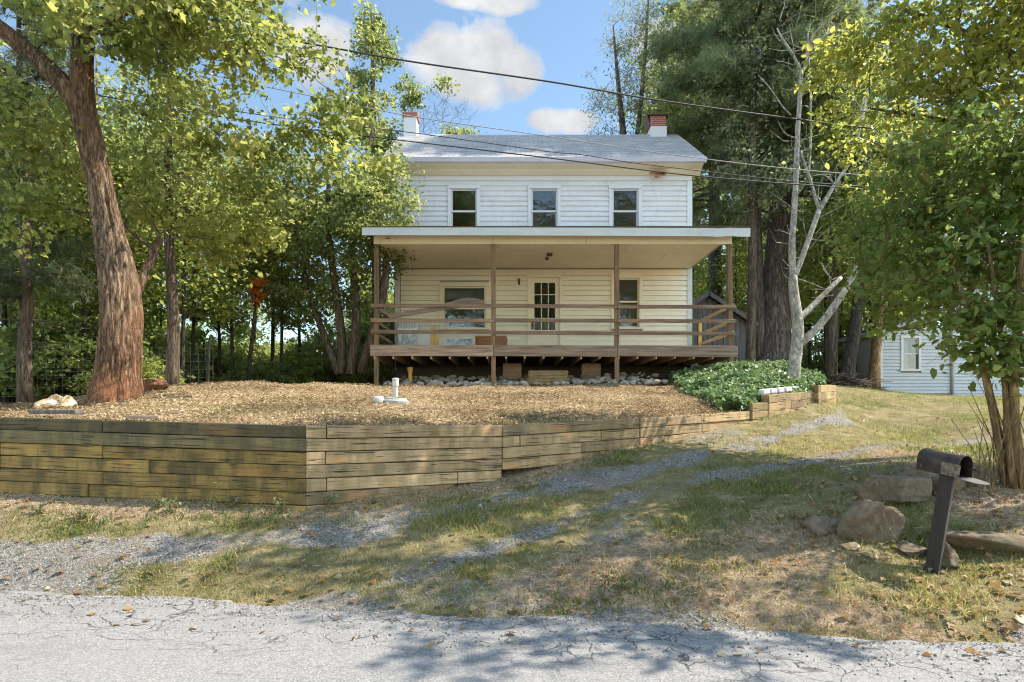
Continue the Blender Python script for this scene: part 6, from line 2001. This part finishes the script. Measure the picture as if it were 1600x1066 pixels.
# fallen leaves
N = 9000
d = 4.0 + rng.random(N) ** 1.3 * 10; px = rng.uniform(0, 1640, N)
X = (px - 800) / F * d; Y = d
e = edge_y(X)
inb = in_poly(X, Y, [tuple(w[:2]) for w in WALL] + [(9.5, 22), (-15, 22)])
gr_, di_, wo_ = masks(X, Y)
kk = ~inb & (rng.random(N) < np.where(Y < e, .03 * (Y > e - .8) + .006, np.where((X > 2.8) & (Y < 7.4), .95, .22)))
X, Y = X[kk], Y[kk]
Z = np.where(Y < edge_y(X), .028, T(X, Y) + .03)
pos = np.stack([X, Y, Z], 1)
link_stuff('fallen_leaves', leaf_mesh('fallen_leaves', pos, rng.normal(size=pos.shape) * .35 + np.array([0, 0, 1]), .03 + .05 * rng.random(len(X)), 'maple', M['litter'], rng), 'dry brown and yellow leaves scattered over verge and road', 'fallen leaves')
# weeds along the foot of the timber wall
for k, (px, py) in enumerate(((330, 790), (268, 797), (245, 790), (365, 787), (60, 800), (130, 806), (437, 797), (520, 790), (585, 782))):
    q = hitT(px, py + 6)
    rr3 = np.random.default_rng(k + 3)
    r_ = empty('weed', tuple(q), ['tall weed with a thin seed stalk against the timber wall', 'leafy weed second of those below the left timbers', 'small weed just left of the leafy one below the timbers', 'broad weed right of the tall stalk below the timbers', 'grassy weed in front of the far left timbers', 'straggly weed before the left timber joint',
                              'small weed just left of the timber wall corner', 'weed growing right of the timber wall corner', 'weed at the foot of the sunlit timbers'][k], 'weed', 'weeds along the timber wall')
    mb = MB()
    hgt_ = .32 if k == 0 else rr3.uniform(.08, .15)
    pts_ = []
    for s in range(5 if k else 2):
        a = rr3.random() * 6.28
        mb.tube([Vector(q), Vector(q) + Vector((math.cos(a) * .03, math.sin(a) * .03, hgt_ * .6)), Vector(q) + Vector((math.cos(a) * .09, math.sin(a) * .05, hgt_))], [.004, .003, .0015], 4, False)
        for _ in range(9):
            t = rr3.random(); pts_.append((math.cos(a) * .08 * t + rr3.normal() * .012, math.sin(a) * .06 * t + rr3.normal() * .012, hgt_ * t))
    build('stem', mb, M['bark_tan'], r_)
    pts_ = np.array(pts_)
    o = bpy.data.objects.new('leaves', leaf_mesh('leaves', pts_, rr3.normal(size=pts_.shape) + np.array([0, -.3, .8]), .045, 'ovate', M['leaf_willow'], rr3)); COL.objects.link(o); o.parent = r_

# ------------------------------------------------------------------ sky, sun, camera
S = Vector(SUN_DIR).normalized()
elev = math.asin(S.z)
w = bpy.data.worlds.new('World'); SC.world = w; w.use_nodes = True
nt = w.node_tree
bg = nt.nodes['Background']
sky = nt.nodes.new('ShaderNodeTexSky'); sky.sky_type = 'NISHITA'; sky.sun_disc = False
sky.sun_elevation = elev; sky.sun_rotation = math.atan2(S.x, S.y); sky.air_density = 1.0; sky.dust_density = .1; sky.ozone_density = 2.0
SKY_STR = .15
bg.inputs['Strength'].default_value = SKY_STR


class WG(G):
    def __init__(s, nt): s.nt = nt


g = WG(nt)
tc = nt.nodes.new('ShaderNodeTexCoord').outputs['Generated']
nv = g.n('ShaderNodeTexNoise', {'Vector': tc, 'Scale': 17.0, 'Detail': 10.0, 'Roughness': .6})
nbig = g.n('ShaderNodeTexNoise', {'Vector': tc, 'Scale': 11.0, 'Detail': 7.0, 'Roughness': .55})
acc = None
for (px, py, rx, rz) in ((692, 85, 54, 47), (757, 82, 62, 45), (812, 108, 38, 40), (735, 130, 62, 32), (790, 4, 50, 16), (730, -6, 60, 14), (880, 192, 58, 15), (850, 188, 28, 15), (500, 80, 60, 45), (1080, 60, 90, 40), (300, -160, 220, 80), (1200, -300, 260, 90)):
    c = (P(px, py, 1) - Vector((0, 0, EYE))).normalized()
    dv = g.n('ShaderNodeVectorMath', {0: tc, 1: tuple(c)}, operation='SUBTRACT').outputs[0]
    sv = g.n('ShaderNodeVectorMath', {0: dv, 1: (F / rx, F / rx, F / rz)}, operation='MULTIPLY').outputs[0]
    ln = g.n('ShaderNodeVectorMath', {0: sv}, operation='LENGTH').outputs['Value']
    t = g.math('SUBTRACT', 1.0, ln)
    acc = t if acc is None else g.math('MAXIMUM', acc, t)
m = g.math('ADD', acc, g.math('MULTIPLY', g.math('SUBTRACT', nv.outputs[0], .5), 1.5))
mask = g.ramp(m, [(.0, 0.0), (.16, .5), (.42, .95)])
cc = g.ramp(nbig.outputs[0], [(.36, (.68, .69, .72)), (.52, (.86, .86, .86)), (.66, (1.05, 1.04, 1.02))])
cc2 = g.n('ShaderNodeVectorMath', {0: cc, 1: (1 / SKY_STR * .33,) * 3}, operation='MULTIPLY').outputs[0]
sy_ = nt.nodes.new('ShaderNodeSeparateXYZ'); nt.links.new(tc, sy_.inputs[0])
sky_fill = g.ramp(g.math('MULTIPLY_ADD', sy_.outputs[1], .5, .5), [(.40, (1.95, 1.74, 1.45)), (.52, (1.4, 1.26, 1.05)), (.78, (.66, .65, .58))])  # added fill: sky brightened behind the camera, dimmed ahead of it
skyc = g.mix(1.0, sky.outputs[0], sky_fill, 'MULTIPLY')
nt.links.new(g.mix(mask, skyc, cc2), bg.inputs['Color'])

sun = bpy.data.lights.new('sun', 'SUN'); sun.energy = 4.0; sun.angle = math.radians(.4); sun.color = (1, .91, .77)
so = bpy.data.objects.new('sun', sun); COL.objects.link(so)
so.rotation_euler = S.to_track_quat('Z', 'Y').to_euler(); so.location = (10, 5, 30)

cam = bpy.data.cameras.new('camera'); cam.lens = 22; cam.sensor_width = 36; cam.sensor_fit = 'HORIZONTAL'; cam.shift_y = (HOR - 533) / 1600
cam.clip_start = .05; cam.clip_end = 2000
co = bpy.data.objects.new('camera', cam); COL.objects.link(co); co.location = (0, 0, EYE); co.rotation_euler = (PI / 2, 0, 0)
SC.camera = co
SC.view_settings.view_transform = 'Standard'; SC.view_settings.look = 'None'; SC.view_settings.gamma = 1; SC.view_settings.exposure = 1.52
SC.cycles.use_denoising = True; SC.cycles.denoising_prefilter = 'ACCURATE'; SC.cycles.filter_width = 1.1; SC.cycles.sample_clamp_indirect = 6.0
SC.cycles.use_adaptive_sampling = False
SC.cycles.max_bounces = 8; SC.cycles.transparent_max_bounces = 8; SC.cycles.transmission_bounces = 4
